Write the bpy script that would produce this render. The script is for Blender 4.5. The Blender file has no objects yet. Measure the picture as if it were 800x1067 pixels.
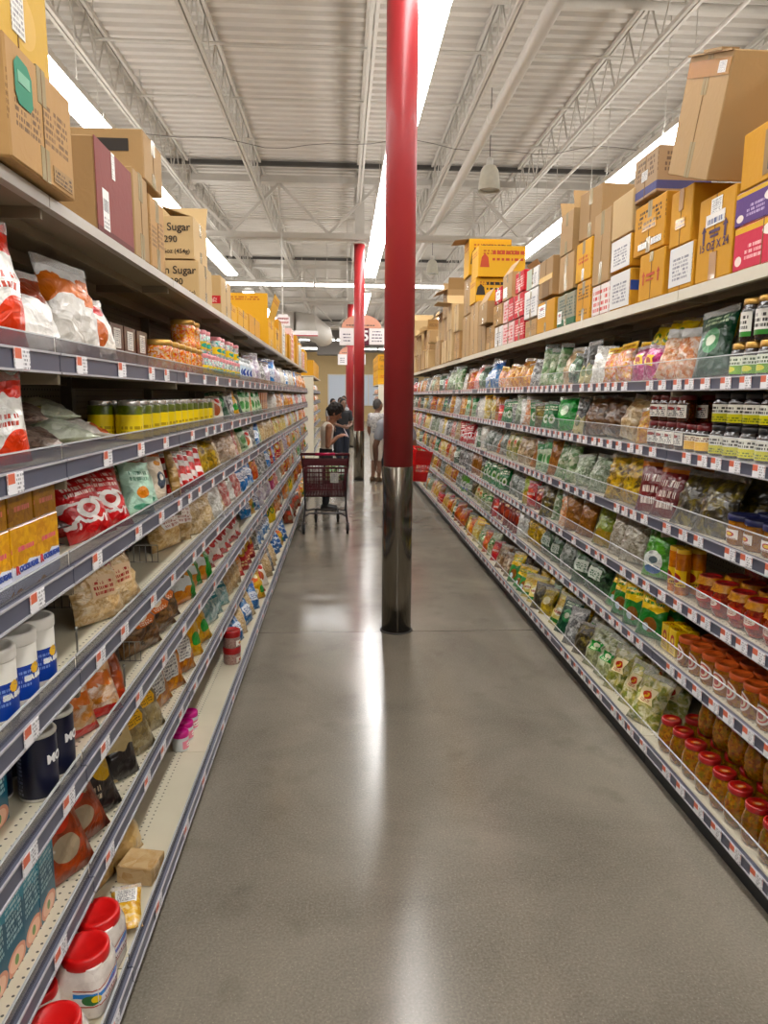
import bpy, math, random
from mathutils import Vector, Matrix, Euler
PI = math.pi
rnd = random.Random(11)
scene = bpy.context.scene
COL = scene.collection

# ------------------------------------------------------------------ colour and materials
def C(h):
    def l(c):
        c /= 255.0
        return c/12.92 if c <= .04045 else ((c+.055)/1.055)**2.4
    return (l(int(h[0:2],16)), l(int(h[2:4],16)), l(int(h[4:6],16)), 1.0)

MATS = {}
class NT:
    def __init__(s, name):
        s.m = bpy.data.materials.new(name); s.m.use_nodes = True
        s.t = s.m.node_tree; s.t.nodes.clear()
        s.out = s.t.nodes.new('ShaderNodeOutputMaterial')
    def n(s, typ, ins=None, **kw):
        nd = s.t.nodes.new(typ)
        for k, v in kw.items(): setattr(nd, k, v)
        for k, v in (ins or {}).items():
            if isinstance(v, bpy.types.NodeSocket): s.t.links.new(v, nd.inputs[k])
            else: nd.inputs[k].default_value = v
        return nd
    def math(s, op, a, b=0.0, c=0.0):
        nd = s.n('ShaderNodeMath', operation=op)
        for i, v in enumerate((a, b, c)):
            if isinstance(v, bpy.types.NodeSocket): s.t.links.new(v, nd.inputs[i])
            else: nd.inputs[i].default_value = v
        return nd.outputs[0]
    def mix(s, f, a, b):
        nd = s.n('ShaderNodeMix', data_type='RGBA')
        for i, v in ((0, f), (6, a), (7, b)):
            if isinstance(v, bpy.types.NodeSocket): s.t.links.new(v, nd.inputs[i])
            else: nd.inputs[i].default_value = v
        return nd.outputs[2]
    def bsdf(s, **ins):
        p = s.n('ShaderNodeBsdfPrincipled', {k.replace('_', ' '): v for k, v in ins.items()})
        s.t.links.new(p.outputs[0], s.out.inputs[0]); return p

def plain(key, hexc, rough=.5, metal=0.0, noise=.06, nscale=14, bump=0.0, coat=0.0, spec=.5):
    if key in MATS: return MATS[key]
    k = NT(key); tc = k.n('ShaderNodeTexCoord')
    nz = k.n('ShaderNodeTexNoise', {'Vector': tc.outputs['Object'], 'Scale': nscale, 'Detail': 3.0})
    c = C(hexc)
    d = tuple(x*(1-noise*3) for x in c[:3])+(1,)
    b = tuple(min(1, x*(1+noise*2)) for x in c[:3])+(1,)
    col = k.mix(nz.outputs[0], d, b)
    p = k.bsdf(Base_Color=col, Roughness=rough, Metallic=metal)
    p.inputs['Coat Weight'].default_value = coat
    p.inputs['Specular IOR Level'].default_value = spec
    if bump:
        bp = k.n('ShaderNodeBump', {'Height': nz.outputs[0], 'Strength': bump, 'Distance': .01})
        k.t.links.new(bp.outputs[0], p.inputs['Normal'])
    MATS[key] = k.m; return k.m

def pk(key, base, content=None, bands=(), blobs=(), text=(), rough=.3, bump=.35, coat=.5, vary=.16):
    """printed packaging: base colour, optional food seen through clear film, bands across, ellipses, lines of print"""
    if key in MATS: return MATS[key]
    k = NT(key); tc = k.n('ShaderNodeTexCoord'); oi = k.n('ShaderNodeObjectInfo')
    uv = tc.outputs['UV']
    off = k.n('ShaderNodeVectorMath', operation='ADD')
    k.t.links.new(tc.outputs['Object'], off.inputs[0])
    sc = k.n('ShaderNodeVectorMath', operation='SCALE'); sc.inputs[0].default_value = (3.1, 7.7, 5.3)
    k.t.links.new(oi.outputs['Random'], sc.inputs['Scale']); k.t.links.new(sc.outputs[0], off.inputs[1])
    oc = off.outputs[0]
    sx = k.n('ShaderNodeSeparateXYZ', {0: uv}); u, v = sx.outputs[0], sx.outputs[1]
    col = C(base)
    if content:
        c1, c2, s = content[:3]
        c3 = content[3] if len(content) > 3 else c1
        vo = k.n('ShaderNodeTexVoronoi', {'Vector': oc, 'Scale': s*2.2, 'Randomness': 1.0})
        nz = k.n('ShaderNodeTexNoise', {'Vector': oc, 'Scale': s*1.1, 'Detail': 4.0, 'Roughness': .65, 'Distortion': .8})
        sep = k.n('ShaderNodeSeparateColor', {0: vo.outputs['Color']})
        col = k.mix(sep.outputs[0], C(c1), C(c2))
        f = k.n('ShaderNodeMapRange', {'Value': nz.outputs[0], 'From Min': .47, 'From Max': .62}).outputs[0]
        col = k.mix(k.math('MULTIPLY', f, .75), col, C(c3))
    for b in bands:
        v0, v1, c = b[:3]
        m = k.math('COMPARE', v, (v0+v1)/2, (v1-v0)/2)
        if len(b) > 3:      # wavy border
            w = k.n('ShaderNodeTexNoise', {'Vector': uv, 'Scale': b[3], 'Detail': 1.0})
            vv = k.math('ADD', v, k.math('MULTIPLY', k.math('SUBTRACT', w.outputs[0], .5), .35))
            m = k.math('COMPARE', vv, (v0+v1)/2, (v1-v0)/2)
        col = k.mix(m, col, C(c))
    for (cu, cv, ru, rv, c) in blobs:
        mp = k.n('ShaderNodeVectorMath', operation='MULTIPLY_ADD')
        k.t.links.new(uv, mp.inputs[0]); mp.inputs[1].default_value = (1/ru, 1/rv, 0); mp.inputs[2].default_value = (-cu/ru, -cv/rv, 0)
        ln = k.n('ShaderNodeVectorMath', {0: mp.outputs[0]}, operation='LENGTH')
        col = k.mix(k.math('LESS_THAN', ln.outputs['Value'], 1.0), col, C(c))
    for (u0, u1, v0, v1, c, nl) in text:
        m = k.math('MULTIPLY', k.math('COMPARE', u, (u0+u1)/2, (u1-u0)/2), k.math('COMPARE', v, (v0+v1)/2, (v1-v0)/2))
        r = k.math('MULTIPLY', k.math('SUBTRACT', v, v0), nl/(v1-v0))
        row = k.math('FLOOR', r)
        m = k.math('MULTIPLY', m, k.math('LESS_THAN', k.math('FRACT', r), .62))
        cb = k.n('ShaderNodeCombineXYZ', {0: k.math('MULTIPLY', u, 34/max(.3, (u1-u0))*.6), 1: k.math('MULTIPLY', row, 7.3)})
        nz = k.n('ShaderNodeTexNoise', {'Vector': cb.outputs[0], 'Scale': 1.0, 'Detail': 0.0})
        m = k.math('MULTIPLY', m, k.math('GREATER_THAN', nz.outputs[0], .46))
        col = k.mix(m, col, C(c))
    hs = k.n('ShaderNodeHueSaturation', {'Color': col, 'Saturation': 1.18 if coat > 0 else 1.05, 'Value': k.math('MULTIPLY_ADD', oi.outputs['Random'], 2*vary, 1-vary)})
    p = k.bsdf(Base_Color=hs.outputs[0], Roughness=rough)
    p.inputs['Coat Weight'].default_value = coat; p.inputs['Coat Roughness'].default_value = .1
    if bump:
        n2 = k.n('ShaderNodeTexNoise', {'Vector': oc, 'Scale': 22.0, 'Detail': 2.0, 'Distortion': 1.5})
        v2 = k.n('ShaderNodeTexVoronoi', {'Vector': oc, 'Scale': 30.0})
        hh = k.math('ADD', n2.outputs[0], k.math('MULTIPLY', v2.outputs['Distance'], .9 if bump > .2 else 0.0))
        bp = k.n('ShaderNodeBump', {'Height': hh, 'Strength': min(1, bump*1.7), 'Distance': .014})
        k.t.links.new(bp.outputs[0], p.inputs['Normal']); k.t.links.new(bp.outputs[0], p.inputs['Coat Normal'])
    MATS[key] = k.m; return k.m

def emit(key, hexc, strength):
    if key in MATS: return MATS[key]
    k = NT(key); e = k.n('ShaderNodeEmission', {0: C(hexc), 1: strength})
    k.t.links.new(e.outputs[0], k.out.inputs[0]); MATS[key] = k.m; return k.m

def clear(key, hexc, alpha, rough=.08):
    if key in MATS: return MATS[key]
    k = NT(key)
    t = k.n('ShaderNodeBsdfTransparent')
    p = k.n('ShaderNodeBsdfPrincipled', {'Base Color': C(hexc), 'Roughness': rough})
    mx = k.n('ShaderNodeMixShader', {0: alpha, 1: t.outputs[0], 2: p.outputs[0]})
    k.t.links.new(mx.outputs[0], k.out.inputs[0]); MATS[key] = k.m; return k.m

def shelf_mat(key, hexc):
    """cream enamel with rows of small punched holes near the front"""
    k = NT(key); tc = k.n('ShaderNodeTexCoord')
    sx = k.n('ShaderNodeSeparateXYZ', {0: tc.outputs['Object']})
    x, y, z = sx.outputs
    fx = k.math('ABSOLUTE', k.math('SUBTRACT', k.math('FRACT', k.math('MULTIPLY', x, 40.0)), .5))
    ay = k.math('ABSOLUTE', y)
    fy = k.math('ABSOLUTE', k.math('SUBTRACT', k.math('FRACT', k.math('MULTIPLY', ay, 40.0)), .5))
    r = k.math('SQRT', k.math('ADD', k.math('MULTIPLY', fx, fx), k.math('MULTIPLY', fy, fy)))
    hole = k.math('MULTIPLY', k.math('LESS_THAN', r, .14), k.math('COMPARE', y, .05, .025))
    nz = k.n('ShaderNodeTexNoise', {'Vector': tc.outputs['Object'], 'Scale': 5.0, 'Detail': 4.0})
    c = C(hexc); c2 = tuple(a*.82 for a in c[:3])+(1,)
    col = k.mix(nz.outputs[0], c2, c)
    col = k.mix(hole, col, C('4a463e'))
    k.bsdf(Base_Color=col, Roughness=.45); MATS[key] = k.m; return k.m

def peg_mat(key, hexc):
    k = NT(key); tc = k.n('ShaderNodeTexCoord')
    sx = k.n('ShaderNodeSeparateXYZ', {0: tc.outputs['Object']})
    x, y, z = sx.outputs
    fx = k.math('ABSOLUTE', k.math('SUBTRACT', k.math('FRACT', k.math('MULTIPLY', x, 39.4)), .5))
    fz = k.math('ABSOLUTE', k.math('SUBTRACT', k.math('FRACT', k.math('MULTIPLY', z, 39.4)), .5))
    r = k.math('SQRT', k.math('ADD', k.math('MULTIPLY', fx, fx), k.math('MULTIPLY', fz, fz)))
    col = k.mix(k.math('LESS_THAN', r, .16), C(hexc), C('1c1a18'))
    k.bsdf(Base_Color=col, Roughness=.55); MATS[key] = k.m; return k.m

def floor_mat():
    k = NT('polished concrete'); tc = k.n('ShaderNodeTexCoord'); o = tc.outputs['Object']
    n1 = k.n('ShaderNodeTexNoise', {'Vector': o, 'Scale': 1.1, 'Detail': 6.0, 'Roughness': .6, 'Distortion': .6})
    n2 = k.n('ShaderNodeTexNoise', {'Vector': o, 'Scale': 120.0, 'Detail': 2.0})
    n3 = k.n('ShaderNodeTexVoronoi', {'Vector': o, 'Scale': 75.0})
    n4 = k.n('ShaderNodeTexNoise', {'Vector': o, 'Scale': 4.5, 'Detail': 4.0})
    r1 = k.n('ShaderNodeMapRange', {'Value': n1.outputs[0], 'From Min': .3, 'From Max': .7})
    col = k.mix(r1.outputs[0], C('6b655a'), C('8f8779'))
    r2 = k.n('ShaderNodeMapRange', {'Value': n2.outputs[0], 'From Min': .35, 'From Max': .65})
    col = k.mix(k.math('MULTIPLY', r2.outputs[0], .35), col, C('a89f90'))
    col = k.mix(k.math('MULTIPLY', k.math('LESS_THAN', n3.outputs['Distance'], .16), .35), col, C('b8b09f'))
    r4 = k.n('ShaderNodeMapRange', {'Value': n4.outputs[0], 'From Min': .58, 'From Max': .75})
    col = k.mix(k.math('MULTIPLY', r4.outputs[0], .3), col, C('57513f'))
    sx = k.n('ShaderNodeSeparateXYZ', {0: o})
    for Y in (4.98, 14.2, 23.3):
        wv = k.n('ShaderNodeTexNoise', {'Vector': o, 'Scale': 3.0, 'Detail': 2.0})
        yy = k.math('ADD', sx.outputs[1], k.math('MULTIPLY', wv.outputs[0], .02))
        col = k.mix(k.math('MULTIPLY', k.math('COMPARE', yy, Y, .004), .8), col, C('38342c'))
    rg = k.n('ShaderNodeMapRange', {'Value': n1.outputs[0], 'From Min': .3, 'From Max': .7, 'To Min': .13, 'To Max': .22})
    p = k.bsdf(Base_Color=col, Roughness=rg.outputs[0])
    p.inputs['Specular IOR Level'].default_value = .6
    bp = k.n('ShaderNodeBump', {'Height': n2.outputs[0], 'Strength': .03, 'Distance': .004})
    k.t.links.new(bp.outputs[0], p.inputs['Normal'])
    return k.m

# ------------------------------------------------------------------ mesh builder
class MB:
    def __init__(s): s.v=[]; s.f=[]; s.mi=[]; s.sm=[]; s.uv=[]
    def add(s, vs, fs, mi=0, smooth=False, uvs=None):
        o = len(s.v); s.v += [tuple(p) for p in vs]
        for i, f in enumerate(fs):
            s.f.append([a+o for a in f]); s.mi.append(mi if isinstance(mi, int) else mi[i]); s.sm.append(smooth)
            s.uv.append(uvs[i] if uvs else [(0.5, 0.5)]*len(f))
        return s
    def box(s, x0,x1,y0,y1,z0,z1, mi=0, M=None):
        v = [(x0,y0,z0),(x1,y0,z0),(x1,y1,z0),(x0,y1,z0),(x0,y0,z1),(x1,y0,z1),(x1,y1,z1),(x0,y1,z1)]
        if M is not None: v = [M @ Vector(p) for p in v]
        f = [(0,1,5,4),(1,2,6,5),(2,3,7,6),(3,0,4,7),(4,5,6,7),(3,2,1,0)]
        q = [(0,0),(1,0),(1,1),(0,1)]
        return s.add(v, f, mi, False, [q]*6)
    def cbox(s, x0,x1,y0,y1,z0,z1, b=.004, mi=0, M=None):
        """box with softened edges"""
        xs=(x0,x1); ys=(y0,y1); zs=(z0,z1); V=[]; idx={}
        for i in (0,1):
            for j in (0,1):
                for k in (0,1):
                    sx=1 if i==0 else -1; sy=1 if j==0 else -1; sz=1 if k==0 else -1
                    for ax in range(3):
                        p=[xs[i]+(0 if ax==0 else b*sx), ys[j]+(0 if ax==1 else b*sy), zs[k]+(0 if ax==2 else b*sz)]
                        idx[(i,j,k,ax)]=len(V); V.append(p)
        if M is not None: V=[M @ Vector(p) for p in V]
        F=[]; U=[]
        q=[(0,0),(1,0),(1,1),(0,1)]
        I=idx
        F.append([I[0,0,0,1],I[1,0,0,1],I[1,0,1,1],I[0,0,1,1]])
        F.append([I[1,0,0,0],I[1,1,0,0],I[1,1,1,0],I[1,0,1,0]])
        F.append([I[1,1,0,1],I[0,1,0,1],I[0,1,1,1],I[1,1,1,1]])
        F.append([I[0,1,0,0],I[0,0,0,0],I[0,0,1,0],I[0,1,1,0]])
        F.append([I[0,0,1,2],I[1,0,1,2],I[1,1,1,2],I[0,1,1,2]])
        F.append([I[0,1,0,2],I[1,1,0,2],I[1,0,0,2],I[0,0,0,2]])
        U += [q]*6
        for (a,b_) in (((0,0),(1,0)),((1,0),(1,1)),((1,1),(0,1)),((0,1),(0,0))):   # vertical faces' top/bottom edges
            ax = 1 if a[1]==b_[1] else 0
            F.append([I[a[0],a[1],1,ax],I[b_[0],b_[1],1,ax],I[b_[0],b_[1],1,2],I[a[0],a[1],1,2]])
            F.append([I[b_[0],b_[1],0,ax],I[a[0],a[1],0,ax],I[a[0],a[1],0,2],I[b_[0],b_[1],0,2]])
            U += [q]*2
        for (i,j) in ((0,0),(1,0),(1,1),(0,1)):
            if (i,j) in ((0,0),(1,1)): F.append([I[i,j,0,0],I[i,j,0,1],I[i,j,1,1],I[i,j,1,0]])
            else: F.append([I[i,j,0,1],I[i,j,0,0],I[i,j,1,0],I[i,j,1,1]])
            U.append(q)
            for k in (0,1): F.append([I[i,j,k,0],I[i,j,k,1],I[i,j,k,2]]); U.append([(0,0),(1,0),(1,1)])
        return s.add(V, F, mi, False, U)
    def lathe(s, prof, n=20, mi=0, sq=0.0, cx=0, cy=0, cap=True, sx=1.0, sy=1.0, M=None):
        """profile (r, z) turned about z; sq > 0 squares the section off; mi may be a list, one per ring"""
        H = max(p[1] for p in prof) or 1; z0 = min(p[1] for p in prof)
        V=[]; F=[]; U=[]; MI=[]
        for (r, z) in prof:
            for i in range(n):
                a = -PI/2 - PI + 2*PI*i/n
                c, d = math.cos(a), math.sin(a)
                k = 1.0
                if sq: k = (abs(c)**(2+sq*8)+abs(d)**(2+sq*8))**(-1/(2+sq*8))
                V.append((cx+r*k*c*sx, cy+r*k*d*sy, z))
        m = len(prof)
        for j in range(m-1):
            for i in range(n):
                i2=(i+1)%n
                F.append([j*n+i, j*n+i2, (j+1)*n+i2, (j+1)*n+i])
                ua, ub = i/n, (i+1)/n
                va, vb = (prof[j][1]-z0)/(H-z0+1e-9), (prof[j+1][1]-z0)/(H-z0+1e-9)
                U.append([(ua,va),(ub,va),(ub,vb),(ua,vb)])
                MI.append(mi if isinstance(mi, int) else mi[j])
        if cap:
            lastm=MI[-1]
            F.append(list(range(n))[::-1]); U.append([(.5,0)]*n); MI.append(MI[0])
            F.append([(m-1)*n+i for i in range(n)])
            U.append([(.5+.5*math.cos(2*PI*i/n), .5+.5*math.sin(2*PI*i/n)) for i in range(n)]); MI.append(lastm)
        if M is not None: V=[M @ Vector(p) for p in V]
        return s.add(V, F, MI, True, U)
    def tube(s, pts, r, n=8, mi=0, cap=True):
        pts=[Vector(p) for p in pts]; V=[]; F=[]
        rr = r if isinstance(r,(list,tuple)) else [r]*len(pts)
        up=None
        for i,p in enumerate(pts):
            d=(pts[min(i+1,len(pts)-1)]-pts[max(i-1,0)]).normalized()
            if up is None:
                up = Vector((0,0,1)) if abs(d.z)<.9 else Vector((1,0,0))
            a=d.cross(up).normalized(); b=a.cross(d).normalized(); up=b
            for k in range(n):
                t=2*PI*k/n; V.append(p+a*math.cos(t)*rr[i]+b*math.sin(t)*rr[i])
        m=len(pts)
        for j in range(m-1):
            for k in range(n):
                k2=(k+1)%n; F.append([j*n+k,(j+1)*n+k,(j+1)*n+k2,j*n+k2])
        if cap: F.append(list(range(n))); F.append([(m-1)*n+k for k in range(n)][::-1])
        return s.add(V,F,mi,True)
    def bar(s, p0, p1, w, h, mi=0):
        p0=Vector(p0); p1=Vector(p1); d=(p1-p0).normalized()
        up=Vector((0,0,1)) if abs(d.z)<.95 else Vector((0,1,0))
        a=d.cross(up).normalized()*w/2; b=a.cross(d).normalized()*h/2
        V=[p0-a-b,p0+a-b,p0+a+b,p0-a+b,p1-a-b,p1+a-b,p1+a+b,p1-a+b]
        F=[(0,1,2,3),(7,6,5,4),(0,4,5,1),(1,5,6,2),(2,6,7,3),(3,7,4,0)]
        return s.add(V,F,mi)
    def mesh(s, name, mats):
        me=bpy.data.meshes.new(name); me.from_pydata(s.v,[],s.f)
        for m in (mats if isinstance(mats,(list,tuple)) else [mats]): me.materials.append(m)
        me.polygons.foreach_set('material_index', s.mi)
        me.polygons.foreach_set('use_smooth', s.sm)
        ul=me.uv_layers.new(name='UVMap')
        flat=[c for f in s.uv for p in f for c in p]
        ul.data.foreach_set('uv', flat)
        me.update(); me.validate(); return me

def link(name, data, parent=None, M=None):
    o=bpy.data.objects.new(name, data); COL.objects.link(o)
    if parent is not None: o.parent=parent
    if M is not None: o.matrix_basis = M
    return o
def tag(o, label=None, cat=None, group=None, kind=None):
    if label: o['label']=label
    if cat: o['category']=cat
    if group: o['group']=group
    if kind: o['kind']=kind
    return o
def obj(name, mb, mats, parent=None, M=None): return link(name, mb.mesh(name, mats), parent, M)
def struct(name, mb, mats, label=None, parent=None, M=None):
    o=obj(name, mb, mats, parent, M)
    if parent is None: o['kind']='structure'
    if label: o['label']=label
    return o
def T(x,y,z): return Matrix.Translation((x,y,z))
def E(rx=0,ry=0,rz=0): return Euler((rx,ry,rz)).to_matrix().to_4x4()

def text_mesh(body, size, mat, wrap=None, bold=.0):
    cu=bpy.data.curves.new('lettering','FONT'); cu.body=body; cu.size=size; cu.align_x='CENTER'; cu.align_y='CENTER'
    cu.extrude=.0004; cu.offset=bold; cu.resolution_u=3
    o=bpy.data.objects.new('lettering',cu); COL.objects.link(o)
    dg=bpy.context.evaluated_depsgraph_get(); dg.update()
    me=bpy.data.meshes.new_from_object(o.evaluated_get(dg))
    bpy.data.objects.remove(o)
    me.materials.clear(); me.materials.append(mat)
    # stand the lettering up in the xz plane, facing -y, optionally wrapped round a cylinder of radius wrap
    for v in me.vertices:
        x,y,z=v.co
        if wrap: a=x/wrap; v.co=(math.sin(a)*(wrap+z), -math.cos(a)*(wrap+z), y)
        else: v.co=(x,-z,y)
    return me

# ------------------------------------------------------------------ ordinals for labels
_ONES='first second third fourth fifth sixth seventh eighth ninth tenth eleventh twelfth thirteenth fourteenth fifteenth sixteenth seventeenth eighteenth nineteenth'.split()
_TENS={20:('twentieth','twenty'),30:('thirtieth','thirty'),40:('fortieth','forty'),50:('fiftieth','fifty'),60:('sixtieth','sixty'),70:('seventieth','seventy'),80:('eightieth','eighty'),90:('ninetieth','ninety')}
def ordinal(n):
    if n<20: return _ONES[n-1]
    t=n//10*10
    if n>=100: return 'hundred-and-'+ordinal(n-100) if n>100 else 'hundredth'
    return _TENS[t][0] if n%10==0 else _TENS[t][1]+'-'+_ONES[n%10-1]
# ------------------------------------------------------------------ the building
m_deck = plain('painted deck','d2cdc6',.6,noise=.03,nscale=2)
m_steel = plain('painted steel','c9c4bc',.5,noise=.02)
m_dark = plain('dark conduit','4b4845',.6)
m_red = plain('red paint','a4262a',.42,noise=.02,nscale=3,coat=.08)
m_wall = plain('tan wall paint','d3b683',.7,noise=.02)
m_wallgrey = plain('grey wall paint','8b8580',.7,noise=.02)
m_blue = plain('pale blue panel','dfe8f5',.5,noise=.02)
m_white = plain('white enamel','e4e2dd',.4,noise=.01)
m_black = plain('black plastic','141416',.45)

XW, Y0W, Y1W, ZC = 16.0, -9.0, 48.0, 5.9
b=MB(); b.box(-XW,XW,Y0W,Y1W,-.1,0); struct('floor', b, floor_mat(), 'polished grey brown concrete floor with fine speckle')
# corrugated deck, ribs across the aisle
b=MB(); per=.2; prof=[]
y=Y0W
while y<Y1W:
    prof += [(y,ZC),(y+.09,ZC),(y+.115,ZC+.045),(y+.175,ZC+.045)]; y+=per
V=[];F=[]
for (yy,zz) in prof: V += [(-XW,yy,zz),(XW,yy,zz)]
for i in range(len(prof)-1): F.append((2*i,2*i+1,2*i+3,2*i+2))
n0=len(V); V += [(-XW,Y0W,ZC+.2),(XW,Y0W,ZC+.2),(XW,Y1W,ZC+.2),(-XW,Y1W,ZC+.2)]; F.append((n0,n0+1,n0+2,n0+3))
b.add(V,F); struct('ceiling', b, m_deck, 'off white corrugated metal roof deck')
b=MB(); b.box(-XW,XW,Y1W,Y1W+.2,0,4.5,0); b.box(-XW,XW,Y1W,Y1W+.2,4.5,ZC+.2,1); struct('wall_back', b, [m_wall,m_wallgrey])
b=MB(); b.box(-XW,XW,Y0W-.2,Y0W,0,ZC+.2); struct('wall_front', b, m_wallgrey)
b=MB(); b.box(-XW-.2,-XW,Y0W,Y1W,0,ZC+.2); struct('wall_left', b, m_wallgrey)
b=MB(); b.box(XW,XW+.2,Y0W,Y1W,0,ZC+.2); struct('wall_right', b, m_wallgrey)
w=MB(); w.box(-.95,2.6,Y1W-.06,Y1W-.02,1.1,3.0); wo=struct('window_1', w, m_blue, 'pale blue frosted panel low on tan end wall')
f=MB()
for x in (-.95,.2,.75,1.7,2.6): f.box(x-.04,x+.04,Y1W-.09,Y1W-.015,1.06,3.04)
f.box(-.99,2.64,Y1W-.09,Y1W-.015,3.0,3.08); f.box(-.99,2.64,Y1W-.09,Y1W-.015,1.02,1.1)
obj('window_frame', f, m_white, wo)

GIRD=[14.2,23.3,32.4,41.5]
def girder(Y):
    b=MB(); zt,zb=5.66,4.67
    for z,h in ((zt,.11),(zb,.1)):
        b.box(-XW,XW,Y-.09,Y-.01,z-h/2,z+h/2); b.box(-XW,XW,Y+.01,Y+.09,z-h/2,z+h/2)
    x=-15.9; k=0
    while x<15.5:
        xm=x+.92; b.bar((x,Y,zt-.05),(xm,Y,zb+.05),.05,.05); b.bar((xm,Y,zb+.05),(x+1.84,Y,zt-.05),.05,.05)
        b.bar((x,Y,zt-.05),(x,Y,zb+.05),.035,.035)
        x+=1.84
    o=struct('roof_girder', b, m_steel); return o
for Y in GIRD: girder(Y)
for Y in GIRD:
    b=MB(); b.box(-XW,XW,Y-.42,Y-.34,5.8,5.87); struct('deck_closure_strip', b, m_dark)
JX=[-7.6,-6.0,-4.4,-2.8,-1.51,.31,1.67,3.27,4.9,6.5,8.1]
b=MB(); L=9.1
for z,h in ((5.86,.05),(5.32,.045)):
    b.box(-.045,-.008,0,L,z-h/2,z+h/2); b.box(.008,.045,0,L,z-h/2,z+h/2)
n=15; st=L/n
for i in range(n):
    y=i*st
    b.tube([(0,y,5.84),(0,y+st/2,5.33)],.011,5); b.tube([(0,y+st/2,5.33),(0,y+st,5.84)],.011,5)
jm=b.mesh('roof_joist', m_steel)
for Yj in (-4,5.1,14.2,23.3,32.4,38.8):
    for x in JX:
        o=link('roof_joist', jm, None, T(x,Yj,0)); o['kind']='structure'
for Y,r in ((8.0,.045),(9.15,.018),(10.7,.018),(12.3,.02),(17.5,.02),(20,.02),(26,.02),(29,.02),(5.5,.03)):
    b=MB(); b.tube([(-XW,Y,5.74),(XW,Y,5.74)],r,8); struct('bridging_bar', b, m_steel)
# pipes along the aisle
b=MB(); b.tube([(1.81,-2,5.0),(1.81,34,5.0)],.072,16)
for y in (3,9,15,21,27): b.tube([(1.81,y,5.0),(1.81,y+.12,5.0)],.08,16)
tag(struct('sprinkler_main', b, m_steel, 'thick white sprinkler pipe hung under the joists'))
b=MB(); b.tube([(3.4,-2,5.0),(3.4,13.4,5.0),(3.0,14.4,4.7),(2.9,30,4.7)],.022,8); struct('sprinkler_branch', b, m_steel)
b=MB()
for y in (2,6.5,11,16,20.5): b.tube([(1.81,y,5.0),(1.81,y,5.9)],.006,5); b.tube([(3.4,min(y,13),5.0),(3.4,min(y,13),5.9)],.005,5)
struct('pipe_hanger', b, m_steel)
b=MB(); pts=[]
for i in range(60):
    x=-8+i*.3; pts.append((x,10.9,5.25+.06*math.sin(x*1.9)-.03*math.sin(x*4.7)))
b.tube(pts,.005,5); struct('ceiling_cable', b, plain('grey cable','6e6964',.6))
b=MB(); b.tube([(-2.6,17.6,4.9),(-2.6,17.6,5.3),(-2.4,17.6,5.36),(-.6,17.6,5.38)],.025,8); struct('gas_pipe', b, m_steel)

# air duct beyond the second row of columns
b=MB(); b.tube([(-3.6,29,4.45),(-1.9,29,4.45)],.5,20); b.tube([(-1.9,29,4.45),(-1.3,29.2,4.4),(-.8,29.6,4.1),(-.75,29.8,3.9)],[.5,.5,.42,.36],20)
struct('air_duct', b, m_steel)
b=MB(); b.box(-6,-2.2,37,38,3.7,4.7); b.box(-1.4,.2,40,41,3.9,4.8); struct('grey_bulkhead', b, m_wallgrey)

# ---- LED strips
m_led = emit('led diffuser','fbf9f6',9.5)
h=MB(); h.cbox(-.15,.15,0,2.40,.012,.085,.006); M_HOUS=h.mesh('housing', m_white)
up=MB(); up.box(-.09,.09,.03,2.37,.086,.092); M_FILL=up.mesh('added_ceiling_fill', emit('added ceiling fill','fdf8f2',3.2))  # glowing strip added on top of the housing to brighten the ceiling
d=MB()
pr=[(-.142,.012),(-.142,-.004),(-.12,-.022),(.12,-.022),(.142,-.004),(.142,.012)]
V=[];F=[]
for yy in (.006,2.394):
    for (x,z) in pr: V.append((x,yy,z))
for i in range(5): F.append((i,i+1,i+7,i+6))
F.append((5,4,3,2,1,0)); F.append((6,7,8,9,10,11)); d.add(V,F)
M_DIFF=d.mesh('diffuser', m_led)
c=MB()
c.tube([(0,0,.08),(0,0,1.38)],.005,4)
M_CAB=c.mesh('hanger_cable', m_steel)
def strip_light(x,y,z,label,group,rz=0):
    r=link('strip_light',None,None,T(x,y,z)@E(0,0,rz)); tag(r,label,'ceiling light',group)
    link('housing',M_HOUS,r); link('diffuser',M_DIFF,r); link('added_ceiling_fill',M_FILL,r); link('hanger_cable',M_CAB,r,T(0,.3,0)); link('hanger_cable',M_CAB,r,T(0,2.1,0))
LINES=[(-9.4,'white strip light over the far aisle beyond the sugar shelving','far'),(-5.95,'white strip light two rows beyond the sugar shelving','far'),
 (-2.66,'white strip light above the sugar cartons',None),(.66,'white strip light along the aisle centre line beside the red pillar',None),
 (3.68,'white strip light above the cartons on the pickle shelving',None),(7.0,'white strip light two rows beyond the pickle shelving','far'),(10.4,'white strip light over the far aisle beyond the pickle shelving','far')]
for x,lab,far in LINES:
    k=0
    ys=[-6.4+2.44*i for i in range(10)]+[20.9+2.44*i for i in range(6)]
    for y in ys:
        k+=1
        if far: strip_light(x,y,4.55,lab,lab.replace('white strip light','strip lights'))
        else: strip_light(x,y,4.55,lab+', '+ordinal(k)+' in its row',lab.replace('white strip light','strip lights'))
k=0
for x in (-.75,1.7,4.15,6.6):
    k+=1; strip_light(x,19.25,4.53,'white strip light hung crosswise over aisle, '+ordinal(k)+' from the sugar side','crosswise strip lights',PI/2)
for Y in (37.5,44.5):
    for x in (-2.9,-.4,2.1,4.6): strip_light(x,Y,4.5,'white strip light hung crosswise near the '+('tan end wall' if Y>40 else 'second bulkhead'),'far crosswise lights %d'%Y,PI/2)

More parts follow.
